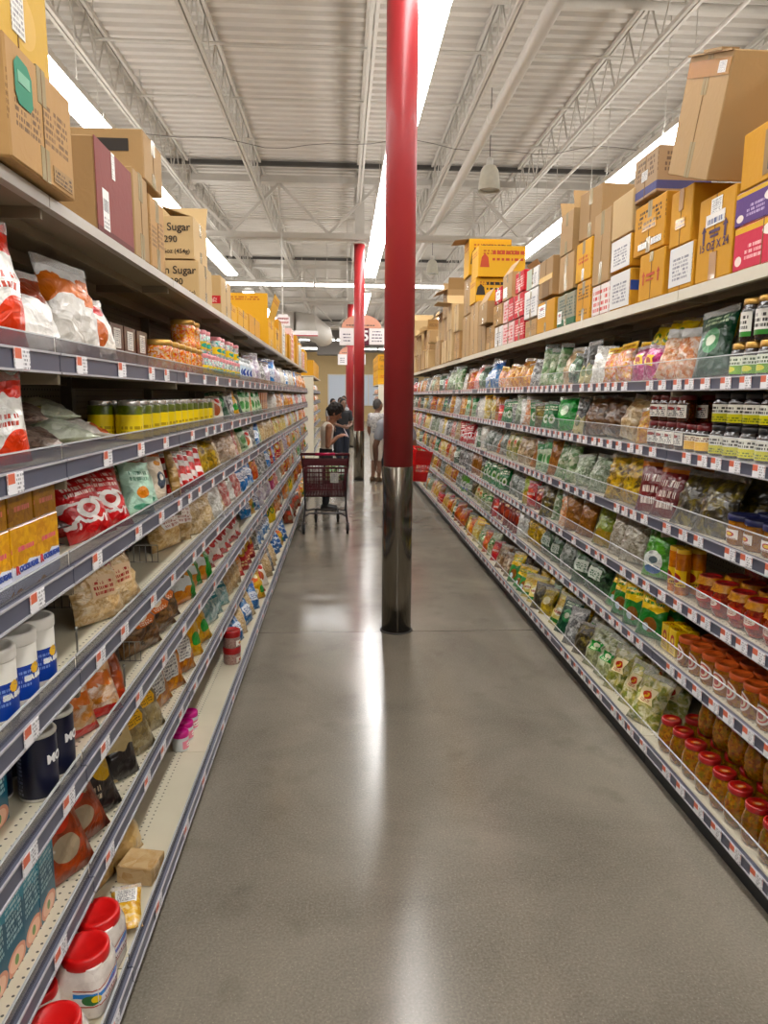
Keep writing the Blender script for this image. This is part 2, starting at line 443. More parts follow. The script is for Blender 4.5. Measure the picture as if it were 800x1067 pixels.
# ---- high bay pendants
m_ref=plain('ribbed reflector','d9d6c8',.35)
def pendant(x,y,z,label):
    r=link('high_bay_pendant',None,None,T(x,y,z)); tag(r,label,'pendant lamp','high bay pendants')
    b=MB(); b.lathe([(.155,-.02),(.15,.0),(.147,.08),(.125,.24),(.09,.3),(.05,.315)],28,cap=False); b.lathe([(.148,-.018),(.14,.06),(.118,.22)],28,cap=False); obj('reflector',b,m_ref,r)
    b=MB(); b.lathe([(.045,.3),(.05,.33),(.05,.4),(.02,.42)],16); obj('ballast_housing',b,m_white,r)
    b=MB(); b.lathe([(.13,.0),(.13,.012)],24); obj('lens',b,plain('dull lens','b5b2a8',.2),r)
    b=MB(); b.tube([(0,0,.4),(0,0,5.9-z)],.006,5); obj('hanging_cord',b,m_dark,r)
pendant(2.06,10.5,4.58,'white dome pendant hanging under the thick sprinkler pipe, the larger one')
pendant(2.25,18.5,4.75,'small distant white dome pendant beyond the larger dome pendant')

# ---- pillars
m_mirror=NT('polished steel sleeve'); tc=m_mirror.n('ShaderNodeTexCoord')
nz=m_mirror.n('ShaderNodeTexNoise',{'Vector':tc.outputs['Object'],'Scale':9.0,'Detail':1.0})
bp=m_mirror.n('ShaderNodeBump',{'Height':nz.outputs[0],'Strength':.08,'Distance':.02})
pm=m_mirror.bsdf(Base_Color=C('8a847a'),Metallic=1.0,Roughness=.2); m_mirror.t.links.new(bp.outputs[0],pm.inputs['Normal']); m_mirror=m_mirror.m
def pillar(x,y,ztop,label,zs=1.21,r=.108):
    root=link('pillar',None,None,T(x,y,0)); tag(root,label,'pillar',None,'structure')
    b=MB(); b.lathe([(r-.004,zs),(r-.004,ztop)],40); obj('red_shaft',b,m_red,root)
    b=MB(); b.lathe([(r,0),(r,zs-.003),(r-.003,zs)],40); b.bar((-.0,-r-.001,.0),(0,-r-.001,zs),.004,.002); obj('steel_sleeve',b,m_mirror,root)
    if ztop<5.6:
        b=MB(); b.box(-.13,.13,-.13,.13,ztop,ztop+.03); b.box(-.09,.09,-.09,.09,ztop+.03,5.86); obj('white_stub',b,m_steel,root)
    b=MB(); b.lathe([(r+.012,0),(r+.012,.006),(r,.01)],32); obj('base_ring',b,m_dark,root)
pillar(.39,5.01,5.86,'tall red round pillar with mirrored steel foot in mid aisle')
pillar(.325,14.35,4.57,'second red pillar further down the aisle with white stub above',1.0)
pillar(.25,23.5,4.57,'third red pillar behind the aisle number sign',1.0)
pillar(.25,32.6,4.57,'fourth red pillar toward tan end wall',1.0)

# ---- hanging signs
m_sign=plain('white sign board','efeaea',.5,noise=.01); m_peach=plain('peach sign board','d79a80',.5,noise=.02); m_maroon=plain('maroon sign board','5c1230',.5)
m_ink=plain('grey ink','6a6478',.6); m_inkred=plain('red ink','b5202c',.5)
def ink_lines(root, x0,x1,z0,z1,n,y,mat,seed):
    r=random.Random(seed); b=MB()
    for i in range(n):
        z=z1-(i+.5)*(z1-z0)/n; x=x0+(x1-x0)*r.uniform(.02,.15); xe=x1-(x1-x0)*r.uniform(.0,.2)
        while x<xe:
            l=r.uniform(.02,.07); b.box(x,min(x+l,xe),y-.001,y,z-.012,z+.012); x+=l+.014
    return obj('printed_lines',b,mat,root)
def aisle_sign(x,y,s,label,num):
    r=link('aisle_sign',None,None,T(x,y,0)); tag(r,label,'sign')
    b=MB(); b.cbox(-.47*s,-.15*s,-.012,.012,2.76,3.12,.004); o=obj('list_panel',b,m_sign,r); ink_lines(o,-.4*s,-.2*s,2.82,3.02,3,-.013,m_ink,1)
    b=MB(); b.cbox(.165*s,.5*s,-.012,.012,2.78,3.12,.004); o=obj('list_panel',b,m_sign,r); ink_lines(o,.2*s,.46*s,2.82,3.08,4,-.013,m_ink,2)
    b=MB(); b.cbox(-.15*s,.165*s,-.016,.016,2.76,3.16,.004); o=obj('number_panel',b,m_maroon,r)
    if num: link('number',text_mesh(num,.3,m_sign,bold=.008),o,T(.085*s,-.018,2.95))
    b=MB(); V=[];F=[]
    n=14
    for yy in (-.02,.02):
        for i in range(n+1):
            a=PI*i/n; V.append((-.52*s*math.cos(a)*.82,yy,3.12+.28*math.sin(a)))
    for i in range(n): F.append((i,i+1,n+2+i,n+1+i))
    F.append(list(range(n+1))[::-1]); F.append(list(range(n+1,2*n+2))); F.append((0,n+1,2*n+1,n))
    b.add(V,F); o=obj('arched_header',b,m_peach,r); ink_lines(o,-.36*s,.36*s,3.13,3.22,1,-.021,m_dark,3)
    b=MB(); b.tube([(-.3*s,0,3.3),(-.3*s,0,5.3)],.006,5); b.tube([(.3*s,0,3.3),(.3*s,0,5.3)],.006,5); obj('hanging_wire',b,m_steel,r)
aisle_sign(.40,15.6,1.0,'white and maroon aisle number sign with peach arch behind second pillar','5')
aisle_sign(.30,25.5,1.0,'smaller distant aisle sign below and beyond the number sign',None)
def swing_sign():
    r=link('hanging_price_sign',None,None,T(-1.1,13.6,0)); tag(r,'small white sign with red script on white pole above sugar shelving','sign')
    b=MB(); b.cbox(-.13,.13,-.01,.01,2.96,3.13,.004); b.cbox(-.09,.09,-.009,.009,3.13,3.17,.004); o=obj('sign_board',b,m_sign,r)
    b=MB(); q=random.Random(5)
    for row,z in ((0,3.09),(1,3.02)):
        for i in range(5):
            x=-.09+i*.04; b.tube([(x,-.013,z-.02),(x+.012,-.013,z+.02),(x+.02,-.013,z-.012),(x+.032,-.013,z+.015)],.006,5)
    obj('red_script',b,m_inkred,o)
    b=MB(); b.tube([(0,0,3.15),(0,0,4.6)],.012,8); obj('pole',b,m_white,r)
swing_sign()
b=MB(); b.cbox(-.45,.4,-.02,.02,3.0,3.12,.005); o=obj('header_board',b,m_sign,None,T(-.95,16.4,0)); tag(o,'long white header board with red edge beyond the red script sign','sign')
b=MB(); b.box(-.45,.4,-.022,-.02,3.0,3.025); obj('red_edge',b,m_inkred,o)
b=MB(); b.tube([(-.4,0,3.11),(-.4,0,4.67)],.005,5); b.tube([(.35,0,3.11),(.35,0,4.67)],.005,5); obj('hanging_wire',b,m_steel,o)
# ------------------------------------------------------------------ shelving
m_shelf=shelf_mat('shelf enamel','d8cfb6'); m_peg=peg_mat('back panel','857c68')  # back panel colour darkened to stand for shadow behind the goods
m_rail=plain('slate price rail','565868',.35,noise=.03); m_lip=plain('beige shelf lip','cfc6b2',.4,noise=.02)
m_undershade=plain('shelf underside shade','84765f',.6,noise=.05,nscale=5); m_lipd=plain('dull shelf lip','aaa294',.35,noise=.02); m_railedge=plain('rail edge','b8b6bb',.3); m_kick=plain('black kick plate','101013',.5)  # shade under the shelves is put into the underside colour
m_acryl=clear('acrylic fence','dfe3e6',.085,.06); m_acryl2=clear('grey acrylic fence','5c5c68',.5,.12)
m_acredge=clear('acrylic edge','f2f4f5',.6,.2); m_up=plain('upright steel','8d8676',.5)
m_tag=pk('price ticket','e9e6e8',blobs=(),bands=(),text=((.42,.95,.08,.9,'77737e',4),),rough=.5,bump=0,coat=0,vary=.03)
def ticket_mat():
    k=NT('price ticket face'); tc=k.n('ShaderNodeTexCoord'); sx=k.n('ShaderNodeSeparateXYZ',{0:tc.outputs['UV']}); u,v=sx.outputs[0],sx.outputs[1]
    m=k.math('MULTIPLY',k.math('LESS_THAN',u,.44),k.math('GREATER_THAN',v,.5))
    col=k.mix(m,C('eceaec'),C('d66a4c'))
    r=k.math('MULTIPLY',v,5.0); cb=k.n('ShaderNodeCombineXYZ',{0:k.math('MULTIPLY',u,14.0),1:k.math('MULTIPLY',k.math('FLOOR',r),5.7)})
    nz=k.n('ShaderNodeTexNoise',{'Vector':cb.outputs[0],'Scale':1.0,'Detail':0.0})
    t=k.math('MULTIPLY',k.math('MULTIPLY',k.math('GREATER_THAN',u,.52),k.math('LESS_THAN',k.math('FRACT',r),.55)),k.math('GREATER_THAN',nz.outputs[0],.5))
    col=k.mix(k.math('MULTIPLY',t,.7),col,C('4a4650'))
    k.bsdf(Base_Color=col,Roughness=.5); return k.m
m_ticket=ticket_mat()
BAY=1.22
FX={'R':1.42,'L':-.68}; SG={'R':1,'L':-1}
LEV={'R':[1.775,1.475,1.156,.852,.558,.137],'L':[1.79,1.536,1.268,.995,.73,.405,.125]}
TOPZ=2.15; BASEF={'R':.035,'L':.09}
b=MB(); b.cbox(-.036,.036,-.0035,.0,-.022,.022,.0008,0); M_TICK=b.mesh('price_ticket',m_ticket)
_shelfmesh={}
def shelf_meshes(side):
    if side in _shelfmesh: return _shelfmesh[side]
    D=.46; L=BAY-.004
    out={}
    def deck(front):
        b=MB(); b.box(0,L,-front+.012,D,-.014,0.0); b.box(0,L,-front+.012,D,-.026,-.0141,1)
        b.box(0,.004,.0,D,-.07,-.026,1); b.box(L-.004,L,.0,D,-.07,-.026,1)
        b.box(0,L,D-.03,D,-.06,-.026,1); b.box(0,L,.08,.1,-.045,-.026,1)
        return b.mesh('shelf',[m_shelf,m_undershade])
    def rail(front):
        b=MB(); b.box(.001,L-.001,-front-.004,-front+.012,-.043,.004,0); b.box(.001,L-.001,-front-.008,-front-.004,-.045,-.040,1); b.box(.001,L-.001,-front-.008,-front-.004,.000,.005,1)
        return b.mesh('price_rail',[m_rail,m_railedge])
    def fence(front):
        h=.085 if side=='R' else .042; ma=m_acryl if side=='R' else m_acryl2
        b=MB(); b.box(.004,L-.004,-front+.004,-front+.007,.004,h,0); b.box(.004,L-.004,-front+.003,-front+.008,h-.0035,h,1)
        return b.mesh('shelf_fence',[ma,m_acredge])
    for nm,fr in (('n',0.0),('b',BASEF[side])): out[nm]=(deck(fr),rail(fr),fence(fr))
    lp=.045 if side=='R' else .028
    b=MB(); b.box(0,L,0,.62,-.012,0); b.box(0,L,.02,.62,-.024,-.0121,2); b.box(0,L,-.004,.02,-lp,.0,1); b.box(0,L,.3,.34,-.06,-.024,2); b.box(0,L,.12,.14,-.05,-.024,2); b.box(0,.012,.02,.5,-.05,-.024,2); out['top']=b.mesh('top_shelf',[m_shelf,m_lip if side=='R' else m_lipd,m_undershade])
    b=MB(); b.box(0,L,D,D+.02,.08,2.12); out['back']=b.mesh('back_panel',m_peg)
    b=MB(); b.box(-.018,.018,D-.045,D-.001,0.0,2.12); out['up']=b.mesh('upright',m_up)
    b=MB(); fr=BASEF[side]; b.box(0,L,-fr+.03,-fr+.05,0,LEV[side][-1]-.04); out['kick']=b.mesh('kick_plate',m_kick)
    _shelfmesh[side]=out; return out
def bay(side,ynear,label,group,levels=None,tickets=True,seed=0):
    r=random.Random(seed*7+(3 if side=='R' else 0)); S=shelf_meshes(side); lv=levels or LEV[side]
    y=ynear+(BAY if side=='R' else 0)
    root=link('gondola_shelving',None,None,T(FX[side],y,0)@E(0,0,-PI/2 if side=='R' else PI/2)); tag(root,label,'shelving',group)
    link('back_panel',S['back'],root); link('upright',S['up'],root); link('kick_plate',S['kick'],root)
    link('top_shelf',S['top'],root,T(0,0,TOPZ))
    for i,z in enumerate(lv):
        base=(i==len(lv)-1); S3=S['b' if base else 'n']; fr=BASEF[side] if base else 0
        sh=link('shelf',S3[0],root,T(0,0,z)); link('price_rail',S3[1],sh); link('shelf_fence',S3[2],sh)
        if not tickets: continue
        x=.06 if side=='R' else r.uniform(.1,.3)
        while x<BAY-.05:
            if r.random()<.93: link('price_ticket',M_TICK,sh,T(x,-fr-.006,-.0195))
            x+= r.choice([.105,.13,.13,.15]) if side=='R' else r.choice([.22,.3,.34,.4])
for i in range(-1,11):
    bay('R',3.035+BAY*(i-1),'grey shelving bay on the pickle side, '+ordinal(i+2)+' from the near end','pickle side shelving bays',seed=i+20)
for i in range(0,11):
    bay('L',1.78+BAY*(i-1),'grey shelving bay on the sugar side, '+ordinal(i+1)+' from the near end','sugar side shelving bays',seed=i+60)
END={'R':3.035+BAY*10,'L':1.78+BAY*10}
for k,y0 in enumerate((16.9,16.9+BAY,16.9+2*BAY,16.9+3*BAY)):
    bay('L',y0,'distant shelving bay past the cart, '+ordinal(k+1)+' beyond the gap','distant shelving past the cart',tickets=False,seed=k)
    bay('R',y0+12,'distant shelving bay past the red basket, '+ordinal(k+1)+' beyond the gap','distant shelving past the basket',tickets=False,seed=k)
def end_panel(side,y,label):
    sg=SG[side]; x0=FX[side]; b=MB(); xs=sorted((x0+sg*.0,x0+sg*.48)); b.cbox(xs[0],xs[1],-.03,0,0,2.12,.004); b.box(xs[0]+.03,xs[1]-.03,-.036,-.03,.15,2.0)
    o=obj('end_panel',b,m_lip,None,T(0,y,0)); tag(o,label,'shelving panel')
end_panel('L',16.88,'cream end panel of the distant shelving past the cart'); end_panel('R',28.88,'cream end panel of distant shelving past the basket')
# ------------------------------------------------------------------ goods
KIND={}
M_SEAL=clear('film seal','e4e2de',.3,.12)
class Kind:
    def __init__(s,name,cat,look,mesh,parts,w,d,h): s.name=name;s.cat=cat;s.look=look;s.mesh=mesh;s.parts=parts;s.w=w;s.d=d;s.h=h
def spawn(k,M,label,group=None):
    o=link(k.name,k.mesh,None,M); tag(o,label,k.cat,group)
    for p in k.parts:
        c=link(p[0],p[1],o)
        if len(p)>2 and p[2]: c['label']=p[2]
    return o
def bag_surface(w,h,t,seed,nu,nv,gus,top,crump):
    r=random.Random(seed); P={}
    nzx=[[r.uniform(-1,1) for _ in range(nu+1)] for _ in range(nv+1)]
    nzy=[[r.uniform(-1,1) for _ in range(nu+1)] for _ in range(nv+1)]
    skew=r.uniform(-.05,.05)
    for side in (0,1):
        for j in range(nv+1):
            v=j/nv
            if v<.06: g=gus*(.5+.5*v/.06) if gus else v/.06*.35
            elif v>1-top: g=max(0,(1-v)/top)*.12
            else:
                q=(v-.06)/(1-top-.06); a=gus if gus else .35
                g=(a+(1-a)*math.sin(min(1,q/.45)*PI/2)) if q<.45 else math.cos((q-.45)/.55*PI/2)**.75*.92+.08
            for i in range(nu+1):
                u=i/nu; e=max(0,1-abs(2*u-1)**2.6)**.6
                y=t/2*g*e*(1+crump*nzy[j][i])
                x=(u-.5)*w*(1-.1*g)+crump*.10*w*nzx[j][i]*(1 if 0<i<nu else .35)+skew*w*v
                z=h*v+crump*.06*h*nzx[j][nu-i]*(1 if 0<j<nv else 0.5*(j>0))
                if j==nv: z+=crump*.03*h*nzy[j][i]
                P[side,j,i]=(x,(-y if side==0 else y*.85)-.0012*(1 if side==0 else -1),max(0,z))
    return P
def bagk(key,name,cat,look,w,h,t,mat,label=None,lname='label',seed=1,nu=8,nv=10,gus=0.0,top=.1,crump=.12,header=None):
    P=bag_surface(w,h,t,seed+len(key),nu,nv,gus,top,crump)
    b=MB(); V=[];F=[];U=[]
    n=2*(nu+1)
    for j in range(nv+1):
        for i in range(nu+1): V.append(P[0,j,i])
        for i in range(nu,-1,-1): V.append(P[1,j,i])
    def uvof(i): return (i/nu) if i<=nu else ((i-nu-1)/nu)
    for j in range(nv):
        for i in range(n):
            i2=(i+1)%n
            F.append((j*n+i,j*n+i2,(j+1)*n+i2,(j+1)*n+i))
            ua=uvof(i); ub=uvof(i2) if i not in (nu,n-1) else ua
            U.append([(ua,j/nv),(ub,j/nv),(ub,(j+1)/nv),(ua,(j+1)/nv)])
    F.append(tuple(range(n))[::-1]); U.append([(.5,0)]*n); F.append(tuple(nv*n+i for i in range(n))); U.append([(.5,1)]*n)
    b.add(V,F,0,True,U); me=b.mesh(name,mat)
    parts=[]
    def patch(nm,i0,i1,j0,j1,m,off=.0022):
        b=MB(); V=[];F=[];U=[]; ni=i1-i0+1
        for j in range(j0,j1+1):
            for i in range(i0,i1+1):
                x,y,z=P[0,j,i]; V.append((x,y-off,z))
        m2=len(V)
        for j in range(j0,j1+1):
            for i in range(i0,i1+1):
                x,y,z=P[0,j,i]; V.append((x,y-off+.001,z))
        for j in range(j1-j0):
            for i in range(i1-i0):
                q=(j*ni+i,j*ni+i+1,(j+1)*ni+i+1,(j+1)*ni+i); F.append(q)
                a=i/(i1-i0);c=(i+1)/(i1-i0);d=j/(j1-j0);e=(j+1)/(j1-j0); U.append([(a,d),(c,d),(c,e),(a,e)])
                F.append(tuple(x+m2 for x in q[::-1])); U.append([(a,d),(a,e),(c,e),(c,d)])
        b.add(V,F,0,True,U); parts.append((nm,b.mesh(nm,m),None))
    if label:
        u0,u1,v0,v1,m=label; patch(lname,round(u0*nu),round(u1*nu),round(v0*nv),round(v1*nv),m)
    if header: patch('header_strip',0,nu,nv-2,nv,header,.003)
    else: patch('top_seal',0,nu,nv-1,nv,M_SEAL,.0025)
    KIND[key]=Kind(name,cat,look,me,parts,w,t,h); return KIND[key]

def jark(key,name,cat,look,r,h,glass,lid,label=None,lidh=.018,shape='jar',lidr=None,sq=0.0,n=20,lidtop=None,cloth=None,sy=1.0):
    lidr=lidr or r*.86; hb=h-lidh
    if shape=='jar': pr=[(r*.86,0),(r*.97,.004),(r,.012),(r,hb*.78),(r*.97,hb*.86),(lidr*.93,hb*.97),(lidr*.93,hb)]
    elif shape=='round': pr=[(r*.7,0),(r*.85,.005),(r*.97,hb*.22),(r,hb*.45),(r*.97,hb*.68),(r*.84,hb*.86),(lidr*.95,hb*.96),(lidr*.95,hb)]
    elif shape=='waist': pr=[(r*.92,0),(r,.006),(r,hb*.2),(r*.95,hb*.28),(r*.95,hb*.68),(r,hb*.76),(r*.98,hb*.86),(lidr*.93,hb*.97),(lidr*.93,hb)]
    elif shape=='bottle': pr=[(r*.9,0),(r,.006),(r,hb*.6),(r*.9,hb*.7),(r*.45,hb*.86),(r*.4,hb)]
    else: pr=[(r*.98,0),(r,.003),(r,hb-.003),(r*.98,hb)]
    b=MB(); b.lathe(pr,n,sq=sq,sy=sy); me=b.mesh(name,glass); parts=[]
    b=MB(); lz=hb-lidh*.25
    b.lathe([(lidr,lz),(lidr*1.02,lz+.003),(lidr*1.02,h-.004),(lidr*.96,h),(lidr*.8,h),(lidr*.78,h-.0015)],n,sq=0,sy=sy,mi=[0,0,0,0,1] if lidtop else 0)
    parts.append(('lid',b.mesh('lid',[lid,lidtop] if lidtop else lid),None))
    if cloth:
        b=MB(); V=[];F=[];m=28
        for q,(rr,zz) in enumerate(((lidr*1.0,h-.002),(lidr*1.05,h-.005),(lidr*1.08,hb),(lidr*1.22,hb-.014))):
            for i in range(m):
                a=2*PI*i/m; k=1+(.07 if q==3 else .02)*(1 if i%2 else -1); V.append((rr*k*math.cos(a),rr*k*math.sin(a),zz))
        for q in range(3):
            for i in range(m): F.append((q*m+i,(q+1)*m+i,(q+1)*m+(i+1)%m,q*m+(i+1)%m)[::-1])
        b.add(V,F,0,True); parts.append(('cloth_cap',b.mesh('cloth_cap',cloth),None))
    if label:
        z0,z1,m,half=label; b=MB(); V=[];F=[];U=[]; k=14
        def rad(z):
            for a,c in zip(pr[:-1],pr[1:]):
                if a[1]<=z<=c[1]: return a[0]+(c[0]-a[0])*(z-a[1])/(c[1]-a[1]+1e-9)
            return r
        for (z,v) in ((z0*hb,0),(z1*hb,1)):
            R=max(rad(z0*hb),rad(z1*hb),rad((z0+z1)/2*hb))+.0012
            for i in range(k+1):
                a=-PI/2+half*(2*i/k-1); c,d=math.cos(a),math.sin(a); q=1
                if sq: q=(abs(c)**(2+sq*8)+abs(d)**(2+sq*8))**(-1/(2+sq*8))
                V.append((R*q*c,R*q*d*sy,z))
        for i in range(k):
            F.append((i,i+1,k+2+i,k+1+i)); U.append([(i/k,0),((i+1)/k,0),((i+1)/k,1),(i/k,1)])
        b.add(V,F,0,True,U); parts.append(('label',b.mesh('label',m),None))
    KIND[key]=Kind(name,cat,look,me,parts,2*r,2*r,h); return KIND[key]

def boxk(key,name,cat,look,w,d,h,mat,flap=None,lab=None):
    b=MB(); b.cbox(-w/2,w/2,0,d,0,h,.002); me=b.mesh(name,mat); parts=[]
    b=MB(); b.box(-w/2+.003,w/2-.003,.001,d*.55,h,h+.0012); parts.append(('tuck_flap',b.mesh('tuck_flap',flap or mat),None))
    if lab:
        u0,u1,v0,v1,m=lab; b=MB(); b.box((u0-.5)*w,(u1-.5)*w,-.0012,0,v0*h,v1*h); parts.append(('label',b.mesh('label',m),None))
    KIND[key]=Kind(name,cat,look,me,parts,w,d,h); return KIND[key]

# printed labels
L_white=pk('white label','efece4',text=((.1,.9,.1,.85,'4a4a52',5),),blobs=((.5,.7,.25,.14,'b03a2e'),),bump=0,coat=.1)
L_white2=pk('white chinese label','e9e6df',text=((.12,.88,.3,.92,'3b3836',3),),bands=((0,.2,'3f7f3a'),),bump=0,coat=.1)
L_green=pk('green white label','e6ead8',bands=((.0,.5,'74a33a'),),text=((.15,.85,.55,.95,'2e4b22',2),),blobs=((.5,.28,.2,.16,'d8d23c'),),bump=0,coat=.1)
L_yw=pk('yellow white label','f1efe6',bands=((.0,.48,'d6cf1e'),),text=((.1,.9,.55,.92,'3c3a34',2),(.15,.85,.08,.35,'6d7a12',2)),bump=0,coat=.1)
L_oy=pk('orange yellow label','e8b32a',bands=((.6,1,'f0e7d2'),),text=((.1,.9,.65,.95,'7a3b14',2),),bump=0,coat=.1)
L_redw=pk('red white label','ede4da',blobs=((.5,.5,.3,.28,'b5271f'),(.5,.5,.18,.16,'efc64a')),text=((.1,.9,.02,.2,'8a2a22',1),),bump=0,coat=.1)
L_redfr=pk('ornate red label','c33022',blobs=((.5,.5,.36,.32,'f0dfd0'),),text=((.25,.75,.35,.65,'a3201c',2),),bump=0,coat=.1)
L_yellow=pk('yellow label','f0c418',blobs=((.5,.5,.28,.3,'a02a1c'),),text=((.1,.9,.05,.25,'6b2a10',1),),bump=0,coat=.1)
L_back=pk('white ingredients label','e6e4de',text=((.08,.92,.06,.94,'77757a',9),),bump=0,coat=.05)
L_orange=pk('orange label','e4731c',blobs=((.5,.55,.3,.25,'f5e3c6'),),text=((.15,.85,.08,.3,'fff2dd',2),),bump=0,coat=.1)
L_pink=pk('pink label','e59aa8',blobs=((.5,.5,.3,.3,'fbf1ee'),),text=((.2,.8,.4,.6,'b03050',1),),bump=0,coat=.1)
L_blue=pk('blue label','1f55b0',blobs=((.5,.6,.3,.25,'eef2fa'),),text=((.1,.9,.1,.35,'e6ecf8',2),),bump=0,coat=.1)
L_greenl=pk('green label','2f8a3a',blobs=((.5,.6,.32,.24,'f0efd8'),),text=((.15,.85,.1,.35,'f4f1d0',2),),bump=0,coat=.1)
H_red=pk('red header','c01a1e',text=((.1,.9,.3,.8,'f7d9d0',1),),bump=.15); H_green=pk('green header','2a7a34',text=((.1,.9,.3,.8,'f2f2c8',1),),bump=.15)
H_yellow=pk('yellow header','efc022',text=((.1,.9,.3,.8,'a03010',1),),bump=.15); H_blue=pk('blue header','2458ac',text=((.1,.9,.3,.8,'f2f4fa',1),),bump=.15)
lid_gold=plain('gold lid','c79a4c',.3,.6,noise=.02); lid_black=plain('black lid','1b1a1c',.35); lid_red=plain('red lid','a51618',.3,coat=.3,noise=.02)
lid_dred=plain('dark red lid','6d1419',.3,coat=.3); lid_blue=plain('navy lid','1d2150',.35); lid_white=plain('white lid','e8e4db',.45,noise=.02)
lid_orange=plain('orange lid','cf5a1c',.35); lid_yel=plain('yellow lid','d8a91e',.35); lid_pink=plain('magenta lid','d01a86',.35); lid_green=plain('green lid','1f4a26',.35); lid_silver=plain('silver lid','c9c7c2',.25,.7)
lidtop_red=pk('red lid top','a51618',blobs=((.5,.5,.3,.2,'e0743a'),(.5,.5,.18,.1,'f3c9a0')),bump=0,coat=.3)
lidtop_w=pk('pale lid top','cfc6c0',blobs=((.5,.5,.2,.2,'8c3a34'),),bump=0,coat=.3)

# --- jars, tubs, cans
g_dark=pk('dark paste in glass','1b1210',content=('1a1010','2a1a14',60),bump=.05,coat=.6,rough=.15)
g_brown=pk('brown sauce in glass','3a1d10',content=('4a2412','2a140c',60),bump=.05,coat=.6,rough=.15)
g_pickle=pk('pickles in glass','8a4a1c',content=('7a3312','a8742a',48,'5c5a1e'),bump=.1,coat=.7,rough=.12)
g_amber=pk('amber preserve in glass','9a5a20',content=('a86a28','7a3c14',55,'b88a3a'),bump=.08,coat=.7,rough=.12)
g_redj=pk('red preserve in glass','8c1f16',content=('9a2418','6c140f',55,'a84a20'),bump=.08,coat=.7,rough=.12)
g_peanut=pk('tan spread in glass','8a5c34',content=('94663a','74482a',40),bump=.05,coat=.6,rough=.15)
jark('soy_low','sauce_jar','jar','short dark sauce jar with green label',.042,.125,g_dark,lid_gold,(.12,.72,L_green,1.5))
jark('soy_low2','sauce_jar','jar','short dark jar with orange label',.042,.125,g_dark,lid_gold,(.12,.72,L_oy,1.5))
jark('soy_tall','paste_jar','jar','tall dark jar with white label',.046,.155,g_dark,lid_gold,(.14,.78,L_white2,1.2))
jark('can_yel','bean_jar','jar','big dark jar with yellow and white label',.05,.122,g_dark,lid_black,(.1,.75,L_yw,1.9))
jark('can_oy','bean_jar','jar','dark jar with orange and white label',.045,.115,g_dark,lid_dred,(.12,.72,L_oy,1.7))
jark('dred','chili_jar','jar','dark red capped jar with white label',.042,.118,g_brown,lid_dred,(.2,.75,L_white,1.2))
jark('navy','paste_jar','jar','navy lidded jar of brown paste',.055,.115,g_peanut,lid_blue,(.25,.62,L_redw,.7),lidr=.055)
jark('redround','preserve_jar','jar','round red jar with white lettered label and cloth cap',.052,.135,g_redj,lid_red,(.3,.68,L_redfr,1.0),shape='round',cloth=pk('ochre cloth','c88a2c',content=('d8962e','b8701e',60),bump=.2,coat=0))
jark('redtub','kimchi_tub','tub','large clear red pickle tub with red lid',.075,.19,g_redj,lid_dred,(.3,.7,L_redfr,1.3),shape='straight',lidr=.077)
jark('tallbottle','sauce_bottle','bottle','tall orange yellow sauce bottle',.032,.2,pk('orange sauce','c06a14',content=('c87418','b05a10',20),bump=.02,coat=.6,rough=.15),lid_yel,(.2,.6,L_yellow,1.6),shape='straight',lidr=.03)
jark('amber','preserve_jar','jar','amber jar with orange lid and round white label',.046,.125,g_amber,lid_orange,(.18,.86,pk('round white label','9c5c22',blobs=((.5,.5,.46,.48,'efe6dc'),(.5,.5,.36,.38,'c23a2a'),(.5,.5,.28,.3,'f0dcc0'),(.5,.45,.16,.16,'b5301f')),bump=0,coat=.4),.95),lidr=.044)
jark('pickle','pickle_jar','jar','round jar of pickles with red lid',.052,.15,g_pickle,lid_red,None,shape='round',lidr=.042,lidtop=lidtop_red)
jark('yelcan','mustard_jar','jar','silver capped jar with bright yellow label',.046,.14,pk('olive jar','55601c',content=('5a661e','3c4814',40),coat=.5,bump=.03),lid_silver,(.05,.74,pk('plain yellow label','e3c61c',text=((.2,.8,.2,.6,'a78a10',2),),bump=0),3.1),shape='straight',lidr=.038)
jark('darkyel','mustard_jar','jar','dark capped jar with yellow green label',.04,.12,pk('dark olive jar','2a2a18',content=('33321c','1c1c10',40),coat=.5,bump=.03),lid_black,(.1,.65,pk('dim yellow label','a8922a',text=((.2,.8,.2,.6,'5c5010',2),),bump=0),2.6),shape='straight',lidr=.038)
jark('gummy','jelly_tub','tub','clear tub of red and orange jellies with gold lid',.06,.13,pk('jellies','d8743a',content=('e0463a','e8b04a',60,'efe6d6'),coat=.6,bump=.05,rough=.15),lid_gold,None,shape='waist',lidr=.058)
jark('gummy2','jelly_tub','tub','clear tub of pale jellies with pink lid',.055,.12,pk('pale jellies','d8e0d0',content=('e8efe6','3aa0a0',50,'e88aa0'),coat=.6,bump=.05,rough=.15),plain('pink lid','e58f96',.4),(.2,.6,pk('yellow print','e6c63a',blobs=((.5,.5,.3,.3,'2f9a8a'),),bump=0),1.2),shape='straight',lidr=.055)
jark('jug','milk_powder_jar','jar','white jar with blue oval label and grey lid',.062,.17,plain('milky plastic','dfe6ea',.3),plain('grey lid','b9bfc2',.4),(.15,.75,pk('blue oval label','d6e6f2',blobs=((.5,.5,.3,.33,'1b49a8'),(.5,.55,.13,.14,'eef2fa')),bump=0),1.3),lidr=.05)
jark('pinktub','sprinkle_tub','tub','small white tub with magenta lid',.036,.085,plain('frosted tub','dcdfe0',.3),lid_pink,(.15,.7,L_pink,1.2),shape='straight',lidr=.037)
jark('redpot','spice_pot','pot','clear pot with stacked red lid',.05,.1,pk('spice pot','a98a82',content=('b59a92','8f6c64',60),coat=.4,bump=.03),lid_red,(.12,.62,L_redw,.9),shape='straight',lidr=.052,lidh=.03)
